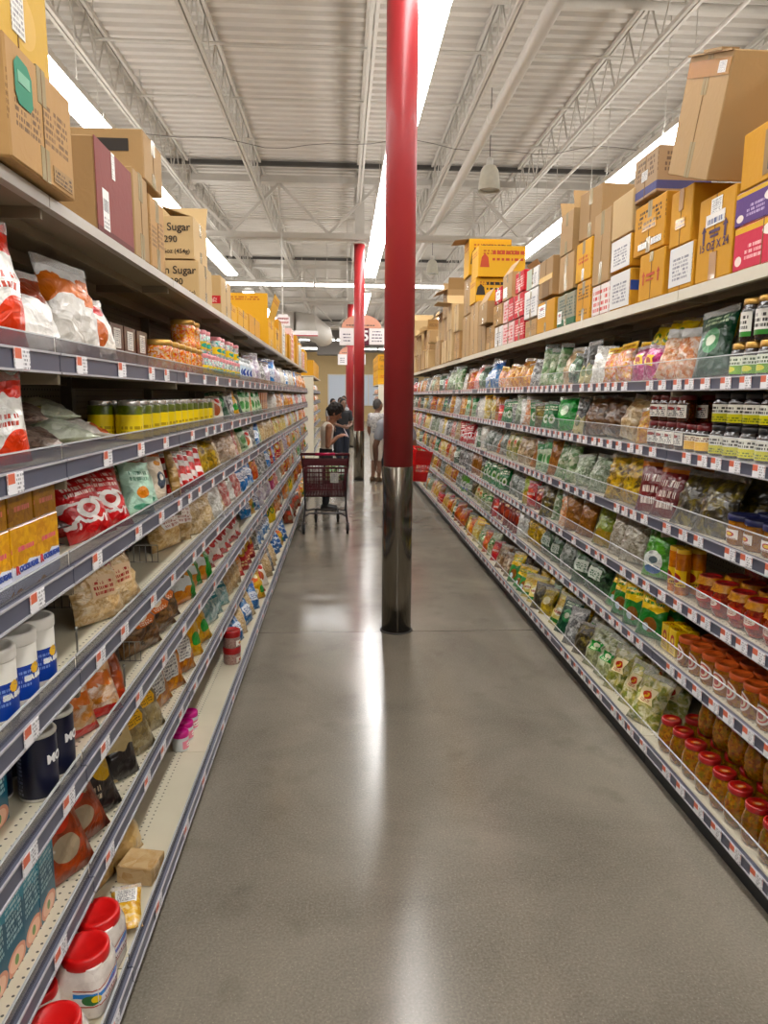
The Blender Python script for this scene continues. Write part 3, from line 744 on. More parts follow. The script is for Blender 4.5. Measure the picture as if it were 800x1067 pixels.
jark('bigred','flour_tub','tub','large square clear tub of white powder with red screw lid',.072,.19,pk('white powder','e2d9d0',content=('e8e0d8','d6ccc4',20),coat=.5,bump=.03,rough=.2),plain('bright red lid','d41414',.32,noise=.02,coat=.2),(.28,.62,pk('tub label','e8e2e0',bands=((0,.07,'b24a34'),(.93,1,'b24a34'),(.5,.8,'5a8fd0',4)),blobs=((.2,.4,.1,.3,'2f6a3a'),(.25,.45,.05,.2,'e8c83a')),text=((.35,.85,.12,.35,'8a4a3a',1),(.35,.8,.55,.75,'8a3a90',1)),bump=0),1.7),sq=.35,lidr=.068,lidh=.028,n=32)
jark('smallred','flour_tub','tub','small rounded tub of white powder with red lid',.045,.13,MATS['white powder'],MATS['bright red lid'],(.2,.6,pk('small tub label','e6e0da',blobs=((.5,.5,.2,.3,'2f6a3a'),(.5,.55,.1,.15,'e8c83a')),bands=((0,.08,'b24a34'),(.92,1,'b24a34')),bump=0),1.4),sq=.2,lidr=.044,lidh=.022,n=28)

# salt tubs with lettering
def salt(key,look,name,r,h,body,lid,lab,lett,lsize,lz,lettmat,lidh=.022,sun=None,lidr=None,lrot=.0):
    k=jark(key,name,'salt',look,r,h,body,lid,lab,lidh=lidh,shape='straight',lidr=lidr or r*1.02,n=36)
    me=text_mesh(lett,lsize,lettmat,wrap=r+.002,bold=.0012); me.transform(E(0,0,lrot)@T(0,0,lz)); k.parts.append(('lettering',me,None))
    if sun:
        b=MB(); V=[(0,0,0)]; m=20
        pts=[]
        for i in range(m): a=2*PI*i/m; q=.0125*(1.12 if i%2 else .95); pts.append((q*math.cos(a),q*math.sin(a)))
        R=r+.0018
        V=[(math.sin(x/R)*R,-math.cos(x/R)*R,sun+z) for x,z in pts]; b.add(V,[tuple(range(m))]); me=b.mesh('sun_mark',plain('sun yellow','e8b422',.5)); me.transform(E(0,0,lrot)); k.parts.append(('sun_mark',me,None))
    return k
salt('seasalt','white salt tub with blue label and yellow sun','salt_tub',.051,.172,plain('white tub','e4e0d6',.45,noise=.01),lid_white,(.12,.66,pk('blue salt label','1c3f9a',text=((.05,.4,.4,.9,'8fa6dc',4),(.55,.95,.08,.25,'8fa6dc',2)),blobs=(),bands=((0,.03,'e8e6e0'),),bump=0,coat=.3),1.9),'SEA SALT',.0145,.068,plain('white ink','f0efee',.5),sun=.088,lrot=-.15)
salt('navysalt','navy salt canister with white lid','salt_canister',.046,.168,pk('navy paper','15182e',text=((.05,.18,.1,.85,'8a8fa6',12),),bands=((0,.05,'d6d3cc'),),bump=.02,coat=.2,vary=.02),plain('paper lid','cfcac0',.6),None,'MO',.03,.1,MATS['white ink'],lidh=.008,lidr=.0465,lrot=-.2)

# --- small cartons
boxk('choc','tea_carton','box','dark maroon carton with pale label',.14,.16,.15,pk('maroon carton','3a1414',bands=((.0,.12,'241010'),),text=((.1,.9,.15,.4,'8a5a4a',2),),bump=.03),None,(.25,.75,.45,.9,L_back))
boxk('orangesugar','sugar_box','box','golden box with white and blue foot',.122,.11,.145,pk('golden sugar print','d9982a',content=('e0a436','c47f1c',30,'e8b85a'),bands=((0,.42,'dfe2ee',2.2),),text=((.2,.85,.62,.74,'d86a8a',1),),bump=.03,coat=.3))
boxk('sugarlid','sugar_box','box','brownish upper sugar box',.122,.11,.08,pk('brown sugar print','a87a3a',content=('a87a36','8a5a24',30),text=((.2,.85,.4,.65,'d88a8a',1),),bump=.03,coat=.3))
boxk('teal','coconut_box','box','dark teal carton with pink fruit slices along the foot',.10,.12,.235,pk('teal carton','1f5c72',bands=((.62,1,'2f8aa0',3),(.86,1,'8fc0c8')),text=((.12,.88,.34,.8,'b8d4d8',8),),blobs=((.5,.10,.47,.13,'d89a84'),(.5,.10,.36,.095,'ecc0a8'),(.5,.1,.1,.05,'6a8a4a')),bump=.02,coat=.2))
boxk('yelbox','spice_box','box','yellow spice box with red seal',.07,.05,.12,pk('yellow box','efcb1c',blobs=((.5,.55,.3,.24,'b5241c'),(.5,.55,.16,.1,'f0d060')),text=((.15,.85,.08,.25,'8a2a14',2),),bump=.02))
boxk('beigebox','biscuit_box','box','plain beige carton',.09,.1,.12,pk('beige box','cdb98c',text=((.15,.85,.2,.8,'a08a5a',4),),bump=.02))
boxk('brownbox','snack_box','box','orange brown carton',.12,.12,.19,pk('orange brown box','b5682a',bands=((.6,.9,'c98038'),),text=((.15,.85,.2,.5,'f0d8a8',3),),bump=.02))
boxk('candytray','fruit_tray','tray','clear tray of yellow fruit slices with white label',.09,.16,.045,pk('fruit tray','d8a42a',content=('e6b41e','c98a18',40,'f0e0c0'),coat=.5,bump=.05),None,(.15,.85,.1,.9,L_back))
boxk('beigeblock','bean_curd_block','block','beige wrapped bean curd block',.1,.12,.06,pk('bean curd','d8bd96',content=('dcc29c','c8a478',12),coat=.5,bump=.15,rough=.2),None,(.2,.6,.3,.9,pk('faint label','e0c8a4',text=((.1,.9,.2,.8,'b08a5a',3),),bump=0)))

# --- bags: key, object name, category, look, w,h,t, material ...
def bk(key,name,look,w,h,t,mat,**kw): return bagk(key,name,kw.pop('cat','bag'),look,w,h,t,mat,**kw)
white='e9e6e0'
bk('flour_red','flour_bag','white flour bag with red orange corners',.17,.27,.085,pk('p_flour_red',white,bands=((.0,.2,'e23a1e',3),(.72,1,'e0301c',4)),blobs=((.8,.16,.35,.22,'e8401c'),(.5,.5,.3,.13,'f4f2ee')),text=((.2,.8,.42,.58,'c0402a',2),)),gus=.5,top=.08)
bk('flour_pink','flour_bag','pinkish clear flour bag with red top',.17,.25,.08,pk('p_flour_pink','d9b3a8',bands=((.65,1,'cf2620',3),),blobs=((.5,.8,.12,.07,'f0e6e0'),(.55,.35,.3,.2,'efe9e2'))),gus=.5)
bk('flour_clear','rice_flour_bag','clear bag of white powder with dark red back',.18,.22,.08,pk('p_flour_clear','e0ddd8',content=('eae7e2','d6d2cc',16),bands=((.6,1,'7a3a2c',3),)),gus=.5,crump=.2)
bk('flour_orange','rice_flour_bag','clear white powder bag with orange silver top',.17,.23,.08,pk('p_flour_orange','e0dbd2',content=('e8e4de','cfc8be',18),bands=((.55,.8,'d9701e',3),(.8,1,'e8e6e4',6))),gus=.5,crump=.2)
bk('flour_small','rice_flour_bag','small white bag with rusty orange patch',.12,.15,.06,pk('p_flour_small','e4ddd4',blobs=((.3,.45,.3,.25,'b5561c'),(.7,.8,.2,.1,'cf4040'))),gus=.5)
bk('darklying','dried_fruit_bag','dark brown clear bag lying flat',.17,.24,.06,pk('p_darklying','5a4640',content=('4a3430','8a7468',30,'a89a90'),bands=((.8,1,'c0b81e'),)),crump=.22)
bk('whitelying','starch_bag','clear bag of pale green white starch lying flat',.17,.25,.07,pk('p_whitelying','d6dcc8',content=('e2e6d8','c4ccb4',20)),crump=.15)
bk('brownlying','starch_bag','brown topped white bag with orange corner',.16,.22,.07,pk('p_brownlying','ded8d0',bands=((.6,1,'6a4434',3),),blobs=((.8,.15,.2,.14,'e0641c'),)),crump=.2)
bk('darkcandy','candy_bag','dark chocolate bag with white script',.15,.2,.05,pk('p_darkcandy','2a1a18',bands=((.35,.75,'e0dcd8',5),),blobs=((.5,.5,.22,.08,'b52a2a'),)),crump=.25)
bk('redwhite','rice_cake_bag','bright red bag with white ribbon print',.15,.25,.06,pk('p_redwhite','c4161a',bands=((.45,.52,'f0e8e4',4),(.2,.26,'efe6e2',5)),blobs=((.5,.4,.24,.14,'f1ece8'),(.5,.4,.13,.07,'c4161a')),text=((.15,.85,.6,.85,'f0d8d0',3),)),crump=.12)
bk('mint','bean_flour_bag','mint green bag with orange mascot free print',.11,.24,.05,pk('p_mint','bfe0cc',bands=((.88,1,'8a4a34'),),blobs=((.5,.35,.22,.1,'d8894a'),(.5,.12,.3,.05,'6aa88a')),text=((.15,.85,.55,.75,'5a8a70',2),)),gus=.4)
KIND['mint'].look='mint green bag with orange spot print'
bk('crane','bean_flour_bag','tall white bag with orange top and dark figure',.09,.25,.05,pk('p_crane','d9cbb8',bands=((.85,1,'d0602a'),),blobs=((.5,.4,.25,.16,'3c4450'),(.5,.45,.12,.06,'d8d2c8'),(.5,.72,.2,.05,'c98a4a'))),gus=.4)
bk('tanstick','noodle_stick_pack','narrow tan noodle stick pack',.04,.26,.035,pk('p_tanstick','a8875a',content=('b08f60','8f7046',20)),gus=.6,crump=.05,nu=4)
bk('redstick','noodle_stick_pack','narrow red brown noodle stick pack',.045,.24,.035,pk('p_redstick','9a4a2c',content=('a85434','7c3a22',20),bands=((.0,.15,'c9452c'),)),gus=.6,crump=.05,nu=4)
bk('redwhitestick','candy_bag','small red and white striped candy pack',.07,.15,.035,pk('p_rwstick','cf3a38',bands=((.2,.35,'f0e6e0'),(.55,.7,'f0e6e0'),(.85,.95,'f0e6e0'))),crump=.15,nu=4,nv=8)
bk('noodle','noodle_bag','clear bag of beige noodles with red top',.17,.25,.07,pk('p_noodle','d2b48c',content=('d8bc94','b8966a',45,'e8d8bc'),bands=((.72,1,'a81e20',3),)),label=(.25,.75,.3,.6,pk('noodle label','e2c8a8',text=((.1,.9,.15,.85,'b0504a',3),),bump=0)),crump=.2)
bk('noodlebox','noodle_bag','beige noodle bag with white label patch',.15,.2,.09,pk('p_noodlebox','c9a878',content=('cdb084','b08c5c',35,'e0cca8')),label=(.25,.9,.45,.8,pk('white patch','ece4dc',text=((.1,.9,.1,.9,'b58a80',4),),bump=0)),crump=.15)
bk('noodlepack','noodle_bag','clear pack of pale dry noodles',.13,.24,.07,pk('p_noodlepack','d8c09a',content=('dcc6a2','bd9f74',50,'eee0c8')),header=pk('pale header','d8c8b0',text=((.1,.9,.3,.8,'a06048',1),),bump=.1),crump=.12)
bk('bigclear','glass_noodle_bag','large clear bag of pinkish beige noodles',.2,.27,.1,pk('p_bigclear','c8b09a',content=('d4beaa','a88c74',30,'e6dace')),crump=.2)
bk('snackred','snack_bag','clear snack bag with red trim and orange print',.14,.24,.07,pk('p_snackred','d8a878',content=('e0b890','c07a3a',22,'f0e4d8'),bands=((.0,.12,'d83a3a'),(.85,1,'b0601e',6),(.42,.6,'e0741e',5)),blobs=((.35,.68,.2,.07,'c42a34'),)),crump=.2)
bk('mushroom','dried_mushroom_bag','clear bag of brown dried mushrooms',.17,.22,.09,pk('p_mushroom','6a4a34',content=('7a563c','3e2a1e',26,'a8845e')),crump=.22)
bk('mushlabel','dried_mushroom_bag','brown mushroom bag with orange face label',.17,.23,.09,pk('p_mushroom2','5e4230',content=('7a563c','3a281c',26,'9a7650')),label=(.25,.75,.35,.7,L_orange),crump=.2)
bk('greenorange','candied_fruit_bag','orange and white bag with green side',.16,.22,.08,pk('p_greenorange','e08a22',content=('e8982c','d4701a',20),bands=((.3,.55,'dfe3e2',3),),blobs=((.85,.5,.2,.6,'3a8a3c'),(.35,.75,.2,.1,'f0c83a'))),crump=.2)
bk('orangefruit','candied_fruit_bag','clear bag of orange candied fruit with white back label',.17,.22,.08,pk('p_orangefruit','b8641c',content=('c8741e','8a4414',28,'e0a040')),label=(.25,.75,.2,.7,L_back),crump=.2)
bk('yellowgreen','candied_fruit_bag','yellow bag with green and orange prints',.16,.22,.08,pk('p_yellowgreen','d9a92a',content=('e0b438','c07a1c',24),blobs=((.75,.3,.2,.12,'2f8f3a'),(.3,.25,.2,.1,'f2e6c0'),(.4,.7,.25,.14,'e86a1e'),(.6,.75,.15,.07,'f2e6c0'))),crump=.2)
bk('redclear','dried_date_bag','red and white bag with clear window',.16,.21,.08,pk('p_redclear','c81e22',content=('cf2a2a','a8161a',16),bands=((.12,.42,'eae2dc',4),),blobs=((.5,.78,.25,.09,'f0e4de'),)),crump=.2)
bk('pinkpack','snack_bag','pale pink patterned pack',.14,.2,.07,pk('p_pinkpack','d88a86',content=('e0a49c','c45a5c',26,'f2e2dc')),crump=.18)
bk('bluewhite','rock_candy_bag','blue and white crystal candy bag',.15,.2,.08,pk('p_bluewhite','2f7cc4',content=('3a8ad0','1c5aa0',18,'e6eef4'),bands=((.8,1,'1a56a8'),)),label=(.25,.75,.3,.6,pk('blue white label','e8eef6',text=((.1,.9,.2,.8,'1c56a0',3),),bump=0)),crump=.2)
bk('bluestripe','rock_candy_bag','deep blue bag with white stripes',.15,.22,.07,pk('p_bluestripe','1660a8',bands=((.2,.28,'dfe8f0',6),(.45,.52,'dfe8f0',6),(.7,.76,'dfe8f0',6))),crump=.2)
bk('tealclear','jelly_bag','clear bag with teal label',.15,.2,.07,pk('p_tealclear','8fa8a4',content=('a4b8b4','5c8a8c',26,'d4dcda')),label=(.25,.75,.5,.9,pk('teal label','1d7480',text=((.1,.9,.2,.8,'e0ecec',3),),bump=0)),crump=.2)
bk('beigeclear','dried_bean_bag','clear bag of beige beans',.14,.19,.08,pk('p_beigeclear','c8ac84',content=('d4bc96','a88a60',60,'e4d4b8')),crump=.16)
bk('redsnack','snack_bag','shiny red snack bag with yellow seal',.14,.2,.07,pk('p_redsnack','b81a1c',blobs=((.5,.55,.26,.16,'e8b83a'),(.5,.55,.14,.08,'f4ece0')),text=((.15,.85,.12,.3,'f0d8a8',2),)),crump=.15)
bk('whitepurple','marshmallow_bag','white and violet crinkled bag',.15,.2,.08,pk('p_whitepurple','d8d4da',content=('e6e2e6','9a86a4',18,'f0eef0')),crump=.25)
bk('orangewhite','prawn_cracker_bag','orange and white cracker bag',.15,.2,.08,pk('p_orangewhite','e0a05a',content=('e89a3a','f0e4d4',16,'d8641e')),crump=.2)
bk('yellowlab','tapioca_bag','clear bag with square yellow label',.17,.21,.07,pk('p_yellowlab','8a7a58',content=('a08e68','6a5a3c',24,'c8bca0')),label=(.25,.75,.35,.65,pk('deep yellow label','e8b00e',text=((.1,.9,.15,.85,'8a6408',4),),bump=0)),crump=.2)
bk('chilired','chili_pouch','brown red chili pouch with black top and clear window',.15,.22,.07,pk('p_chilired','8a3a22',content=('9a4226','74301c',22),bands=((.72,1,'2a1c18',3),),blobs=((.5,.56,.22,.12,'c03a24'),(.5,.28,.24,.13,'9a8a74'))),gus=.4,label=(.25,.75,.78,.92,pk('dark script','241816',text=((.1,.9,.15,.85,'d8ccc0',2),),bump=0)))
bk('blackyellow','tea_pouch','black pouch with slanted yellow corner',.15,.21,.06,pk('p_blackyellow','221a18',bands=((.66,1,'a88a2a',3),),blobs=((.75,.6,.28,.22,'c8a040'),),text=((.15,.6,.2,.4,'b8a890',2),)),gus=.4)
bk('creampack','tea_pouch','cream pouch with black lower half',.13,.2,.06,pk('p_creampack','cdb88c',bands=((0,.42,'26201e',2),),blobs=((.5,.68,.14,.1,'4a3a2c'),)),gus=.4)
# pickle side
bk('dgreen','seaweed_pouch','dark green seaweed pouch',.15,.22,.05,pk('p_dgreen','15402a',blobs=((.5,.5,.26,.18,'4a8a5a'),(.5,.5,.14,.08,'d8e0c8')),text=((.15,.85,.75,.9,'c8d8b8',2),)),gus=.4)
bk('olive','seaweed_pouch','olive pouch with pale print',.14,.21,.05,pk('p_olive','5c5420',blobs=((.5,.5,.26,.2,'8a7c3a'),),text=((.15,.85,.7,.9,'d8d09a',2),)),gus=.4)
bk('snackclear','dried_shrimp_bag','clear bag of orange brown dried shrimp',.16,.22,.07,pk('p_snackclear','b8845a',content=('c8703a','d8b898',30,'efe6dc')),header=pk('silver header','b8b8b4',bump=.3),crump=.25)
bk('yellowbag','dried_mango_bag','crinkled bright yellow bag',.15,.2,.07,pk('p_yellowbag','e8c41a',blobs=((.5,.5,.24,.18,'4a7a2a'),(.5,.5,.14,.1,'f0dc60')),bands=((.8,1,'f0d43a'),)),crump=.25)
bk('magenta','candy_bag','magenta and clear candy bag',.15,.19,.07,pk('p_magenta','b8186a',content=('c82078','8a1450',18,'e8b8d0')),label=(.25,.75,.4,.7,L_yellow),crump=.22)
bk('candymix','candy_bag','clear bag of mixed coloured candy',.15,.2,.08,pk('p_candymix','d8a0a0',content=('d86a4a','f0e0d8',34,'e8b43a')),header=H_yellow,crump=.22)
bk('whiteclear','glass_noodle_bag','clear bag of white crinkled threads',.16,.2,.08,pk('p_whiteclear','dcdad4',content=('ecebe6','bcb8b0',50,'f4f4f0')),crump=.22)
bk('darktip','seaweed_pouch','pointed dark pouch with pale edge',.11,.25,.04,pk('p_darktip','2a2c26',bands=((.0,.4,'b0a878',3),),blobs=((.5,.3,.25,.12,'5a6a3a'),)),top=.3,gus=.4)
bk('redpack','chili_pouch','small glossy red chili pack',.12,.16,.06,pk('p_redpack','c01420',blobs=((.5,.5,.25,.2,'e05a4a'),),text=((.2,.8,.42,.58,'f4e0d8',1),)),crump=.2)
bk('leaf','tea_leaf_pack','tall green and white leaf pack',.085,.27,.045,pk('p_leaf','5a8a4a',content=('4a7a3c','d8dcc4',20),bands=((.85,1,'2a5a2c'),)),gus=.4,nu=6)
bk('orangebag','dried_persimmon_bag','orange gold crinkled bag',.15,.19,.07,pk('p_orangebag','d0861e',content=('d8921e','a85a14',22,'f0d080')),crump=.22)
bk('brownveg','dried_mushroom_bag','large clear bag of brown wood ear',.19,.23,.09,pk('p_brownveg','5a3c28',content=('6e4c32','34221a',22,'8a6a4a')),crump=.22)
bk('tanfungus','dried_fungus_bag','clear bag of tan fungus slices',.15,.2,.08,pk('p_tanfungus','b49a72',content=('c4ac86','8a6c48',22,'d8c8a8')),crump=.2)
bk('biggreen','dried_greens_bag','large bright green bag with white spot',.19,.21,.09,pk('p_biggreen','3f9a4a',content=('4aa854','2a7a38',14),blobs=((.5,.55,.2,.15,'d8ecd0'),)),crump=.2)
bk('greenpouch','seaweed_snack_pouch','green pouch with white window',.10,.19,.05,pk('p_greenpouch','1f7a3a',blobs=((.5,.35,.28,.17,'e0e6d4'),(.5,.35,.14,.08,'5a8a3a')),text=((.15,.85,.68,.88,'eef2d8',2),)),gus=.4)
bk('greenwhite','seaweed_snack_pouch','pale green and white pouch',.11,.2,.05,pk('p_greenwhite','b8ccac',bands=((.7,1,'3a8a4a'),),blobs=((.5,.4,.26,.15,'5a9a5a'),),text=((.15,.85,.1,.22,'4a6a4a',1),)),gus=.4)
bk('yellowwhite','dried_bamboo_bag','clear bag of pale yellow strips',.14,.19,.07,pk('p_yellowwhite','dcc878',content=('e4d488','c0a04a',34,'f0ead0')),header=H_yellow,crump=.2)
bk('noodlegreen','glass_noodle_bag','clear bag of grey green threads',.17,.2,.09,pk('p_noodlegreen','8a9a80',content=('a4b098','5a7050',46,'d0d8c8')),crump=.22)
bk('yellowdark','dried_lily_bag','clear bag of yellow and dark dried flowers',.16,.2,.08,pk('p_yellowdark','b08a22',content=('c89c22','4a3a18',24,'e0c050')),crump=.24)
bk('silverclear','dried_greens_bag','silvery clear bag of dark greens',.15,.19,.08,pk('p_silverclear','7a8078',content=('98a098','3c4a3c',26,'c8ccc8')),crump=.26)
bk('darkredscript','chili_pouch','dark red pouch with white script',.13,.21,.05,pk('p_drscript','6a1418',bands=((.82,1,'c8742a'),),text=((.2,.8,.15,.75,'e8dcd4',3),)),gus=.4)
bk('darkbag','dried_plum_bag','dark clear bag lying loosely',.16,.2,.06,pk('p_darkbag','3a3428',content=('4a4230','221c14',26,'8a7a30')),crump=.3)
bk('fishgreen','seaweed_pouch','green pouch with white fish print',.15,.23,.06,pk('p_fishgreen','4a9a24',content=('54a42c','327a1c',12),blobs=((.5,.3,.36,.2,'dfe4e0'),(.55,.32,.16,.07,'5a6a70'),(.5,.14,.3,.08,'2f5f9a'))),gus=.4)
bk('greyclear','dried_fish_bag','clear bag of silver dried fish',.15,.23,.07,pk('p_greyclear','a8a090',content=('c0b8a8','7a705c',40,'dcd8cc')),crump=.16)
bk('greenpoint','tea_pouch','pointed yellow green pouch',.12,.23,.06,pk('p_greenpoint','8a9a2a',content=('94a434','6a7a1c',14),bands=((.0,.35,'b89a4a',3),)),top=.35,gus=.4)
bk('brownpouch','dried_date_bag','orange brown pouch of dates',.13,.21,.06,pk('p_brownpouch','a0641e',content=('ac6e22','7c4614',20)),crump=.2,gus=.3)
bk('yellowtop','spice_pouch','green spice pouch with bold yellow top',.13,.21,.05,pk('p_yellowtop','1f7a2c',bands=((.55,1,'f0c80e',1.5),),blobs=((.55,.26,.24,.15,'8a5a34'),(.4,.2,.12,.08,'c8d8e0')),text=((.12,.88,.66,.84,'3a8a2a',2),)),gus=.4)
bk('darkgreenclear','dried_greens_bag','clear bag of dark leafy greens',.16,.19,.08,pk('p_dgclear','2f4a34',content=('3c5a3c','1c2e20',28,'6a8a6a')),label=(.25,.75,.3,.6,pk('pale green label','dfe6dc',text=((.1,.9,.2,.8,'3a6a4a',3),),bump=0)),crump=.26)
bk('redblock','hotpot_base_pack','dark red hotpot base pack',.12,.18,.05,pk('p_redblock','7c1a18',content=('8c221c','5c100f',20),blobs=((.5,.5,.22,.16,'b54a34'),),text=((.15,.85,.75,.9,'e8c8a0',1),)),crump=.1)
bk('vegmix','pickled_veg_bag','clear vegetable bag with yellow and red label',.15,.2,.07,pk('p_vegmix','a8a45a',content=('c0b46a','6a7a34',24,'e8e2c8')),label=(.25,.75,.35,.7,pk('vegetable label','f0e2b8',blobs=((.5,.55,.3,.25,'d83a24'),(.5,.55,.15,.13,'f0c02a')),text=((.15,.85,.1,.3,'b03020',2),),bump=0)),crump=.22)
bk('palegreen','pickled_veg_bag','clear bag of pale green cabbage',.15,.2,.08,pk('p_palegreen','a8ac80',content=('bcc094','6c744a',24,'e4e6d2')),label=(.25,.75,.4,.65,L_greenl),crump=.24)
bk('creamyellow','pickled_veg_bag','cream and yellow striped pack',.13,.2,.06,pk('p_creamyellow','e0d08a',bands=((.6,.8,'d8b01e'),(.1,.2,'3a7a3a')),blobs=((.5,.42,.28,.12,'f2eed8'),),text=((.2,.8,.36,.48,'a03a20',1),)),crump=.18)
bk('browncream','mushroom_pack','brown and white layered pack',.13,.19,.07,pk('p_browncream','8a6a4a',content=('9a7a58','5c4230',22,'d8ccb8')),crump=.2)
bk('cheese','fried_tofu_bag','yellow fried tofu bag with red corner',.16,.2,.09,pk('p_cheese','d8a84a',content=('e0b458','b8822c',26,'f0d898'),blobs=((.75,.8,.25,.16,'c42a24'),)),crump=.16)
bk('blackwhite','sesame_bag','black and white sesame bag',.13,.19,.06,pk('p_blackwhite','3a3a3c',content=('2c2c2e','8a8a88',30,'e0e0dc')),crump=.2)
bk('redorange','chili_noodle_bag','red and orange noodle bag',.15,.19,.08,pk('p_redorange','c8481e',content=('d05a22','a82a18',20,'f0c070')),crump=.2)

bk('tofupack','fruit_slice_pack','clear flat pack of yellow fruit slices with white label',.09,.17,.04,MATS['fruit tray'],label=(.13,.87,.5,.9,L_back),nu=8,crump=.08)
bk('whiteveg','pickled_veg_bag','clear bag of white radish with silvery glare',.14,.2,.07,pk('p_whiteveg','c0bfa8',content=('d4d2c0','8a8a68',24,'ecebe0')),label=(.25,.75,.4,.65,L_greenl),crump=.24)
bk('olivegold','pickled_veg_bag','gold and olive pickled mustard pack',.13,.2,.06,pk('p_olivegold','b8981e',content=('c4a428','6a6018',18,'e4d078'),blobs=((.5,.5,.28,.14,'e8e0b8'),)),crump=.18)
jark('ambertall','preserve_jar','jar','tall amber jar with red and white round label',.05,.165,g_amber,lid_red,(.3,.8,L_redfr,1.1),lidr=.047,lidtop=lidtop_w)

bk('tofu','bean_curd_bag','puffy clear bag of beige fried bean curd',.12,.15,.08,pk('p_tofu','d2b078',content=('dcbc88','c0985c',10,'e8d0a4')),crump=.15)

# lettering on the golden sugar boxes
_k=KIND['orangesugar']; _r=text_mesh('R',.026,plain('sugar red ink','c8323a',.5),bold=.001); _r.transform(T(-.042,-.0012,.05)); _k.parts.append(('lettering',_r,'red letter'))
_t=text_mesh('OCKSUGAR',.0165,plain('sugar blue ink','2c4696',.5),bold=.001); _t.transform(T(.012,-.0012,.05)); _k.parts.append(('lettering',_t,None))
BAGS={k for k,v in KIND.items() if v.mesh.name.split('.')[0] and v.d<.11 and any(w in v.name for w in ('bag','pouch','pack'))}
# ------------------------------------------------------------------ stocking the shelves
_cnt={}
SIDE={'R':'pickle side','L':'sugar side'}
LNAME={'R':['first shelf','second shelf','third shelf','fourth shelf','fifth shelf','bottom shelf'],
       'L':['first shelf','second shelf','third shelf','fourth shelf','fifth shelf','sixth shelf','bottom shelf']}
def fit(look,tail):
    if len((look+' '+tail).split())<=16: return look+', '+tail
    for cut in (' with ',' of ',' and '):
        if cut in look:
            l2=look.rsplit(cut,1)[0]
            if len((l2+' '+tail).split())<=16: return l2+', '+tail
    return ' '.join(look.split()[:16-len(tail.split())])+', '+tail
def gap(side,lev):
    l=LEV[side]; up=TOPZ-.02 if lev==0 else l[lev-1]
    return up-.04-l[lev]
def place(key,side,lev,Y,d,z=0,yaw=0,lean=0,roll=0,s=None,row=0,where=None):
    k=KIND[key]; sg=SG[side]
    g=gap(side,lev)-z-.006
    e=k.h*math.cos(lean)+k.w*abs(math.sin(roll))*.5+k.d*.5*math.sin(abs(lean))
    if s is None: s=1.0
    if key in BAGS:
        s*=BS; lean=min(lean,.42)
        ex=k.w*abs(math.sin(roll))*.5*s+k.d*.5*math.sin(abs(lean))*s
        hs=min(s,(g-ex)/(k.h*math.cos(lean)))
    else:
        if e*s>g: s=g/e
        hs=s
    zz=LEV[side][lev]+.001+z+k.w*.5*s*abs(math.sin(roll))*.8
    M=T(FX[side]+sg*d,Y,zz)@E(0,0,(-PI/2 if side=='R' else PI/2)+yaw*sg)@E(-lean,0,0)@E(0,roll,0)@Matrix.Diagonal((s,s,hs,1))
    kk=(side,lev,k.look,row); _cnt[kk]=_cnt.get(kk,0)+1
    tail=ordinal(_cnt[kk])+' along '+LNAME[side][lev]+(' back' if row==1 else ' upper' if row==2 else ' rear' if row==3 else '')+', '+SIDE[side]
    if where: tail=where
    return spawn(k,M,fit(k.look,tail),(k.look+' on the '+LNAME[side][lev]+', '+SIDE[side])[:110])
BS=1.3
ALT={'R':['blackwhite','darkbag','yellowwhite','noodlegreen','redorange','tanfungus','olive','darkgreenclear','brownpouch','snackclear','whiteclear','dgreen','redpack','darktip'],
     'L':['beigeclear','pinkpack','redorange','whiteclear','blackwhite','snackred','noodlepack','bluewhite','yellowgreen','flour_small']}
def run(side,lev,y0,y1,key,rows=1,yaw=.25,lean=.22,pitch=None,d0=None,jit=1.0,z=0,rowkey=None,s=None,tilt=None):
    k=KIND[key]; ss=(s or 1.0)*BS
    if pitch: pitch*=1.22
    base=(lev==len(LEV[side])-1); front=-BASEF[side] if base else 0
    p=pitch or (k.w*math.cos(yaw)*.97+k.d*.3*math.sin(abs(yaw)))*ss
    Y=y0+p/2
    while Y<y1-p*.4:
        for r in range(rows):
            kk=key if (r==0 or not rowkey) else rowkey
            if Y>4.0 and rnd.random()<.27: kk=rnd.choice(ALT[side])
            dd=(front+.008+k.d*.25*ss+k.w*.5*ss*math.sin(abs(yaw))*.8 if d0 is None else d0)+r*(k.d*ss*1.12+.01+ (k.h*math.sin(lean)*.25))
            if dd>.36: break
            place(kk,side,lev,Y+rnd.uniform(-.012,.012)*jit,dd+rnd.uniform(-.01,.012)*jit,z,yaw+rnd.uniform(-.16,.16)*jit,lean+rnd.uniform(-.07,.1)*jit,(tilt or 0)+rnd.uniform(-.14,.14)*jit,(s or 1.0)*(rnd.uniform(.92,1.06) if Y<4 else rnd.uniform(.74,1.04)),row=min(r,1) if r<2 else 3)
        Y+=p
def jars(side,lev,y0,y1,key,rows=1,stack=1,pitch=None,skip=0.0,upkey=None,d0=None,z=0):
    k=KIND[key]; p=pitch or k.w*1.06
    base=(lev==len(LEV[side])-1); front=-BASEF[side] if base else 0
    Y=y0+p/2
    while Y<y1-p*.3:
        for r in range(rows):
            for q in range(stack):
                if q and rnd.random()<skip: continue
                uk=upkey if (q and upkey) else key
                place(uk,side,lev,Y+rnd.uniform(-.003,.003)+(.004 if q else 0),(front+.028+k.d/2 if d0 is None else d0)+r*k.d*1.05+(.008 if q else 0),z+q*(k.h+.0015),rnd.uniform(-.35,.35)*(.1 if k.mesh.polygons[0].use_smooth is False else 1),row=(2 if q else min(r,1) if r<2 else 3))
        Y+=p
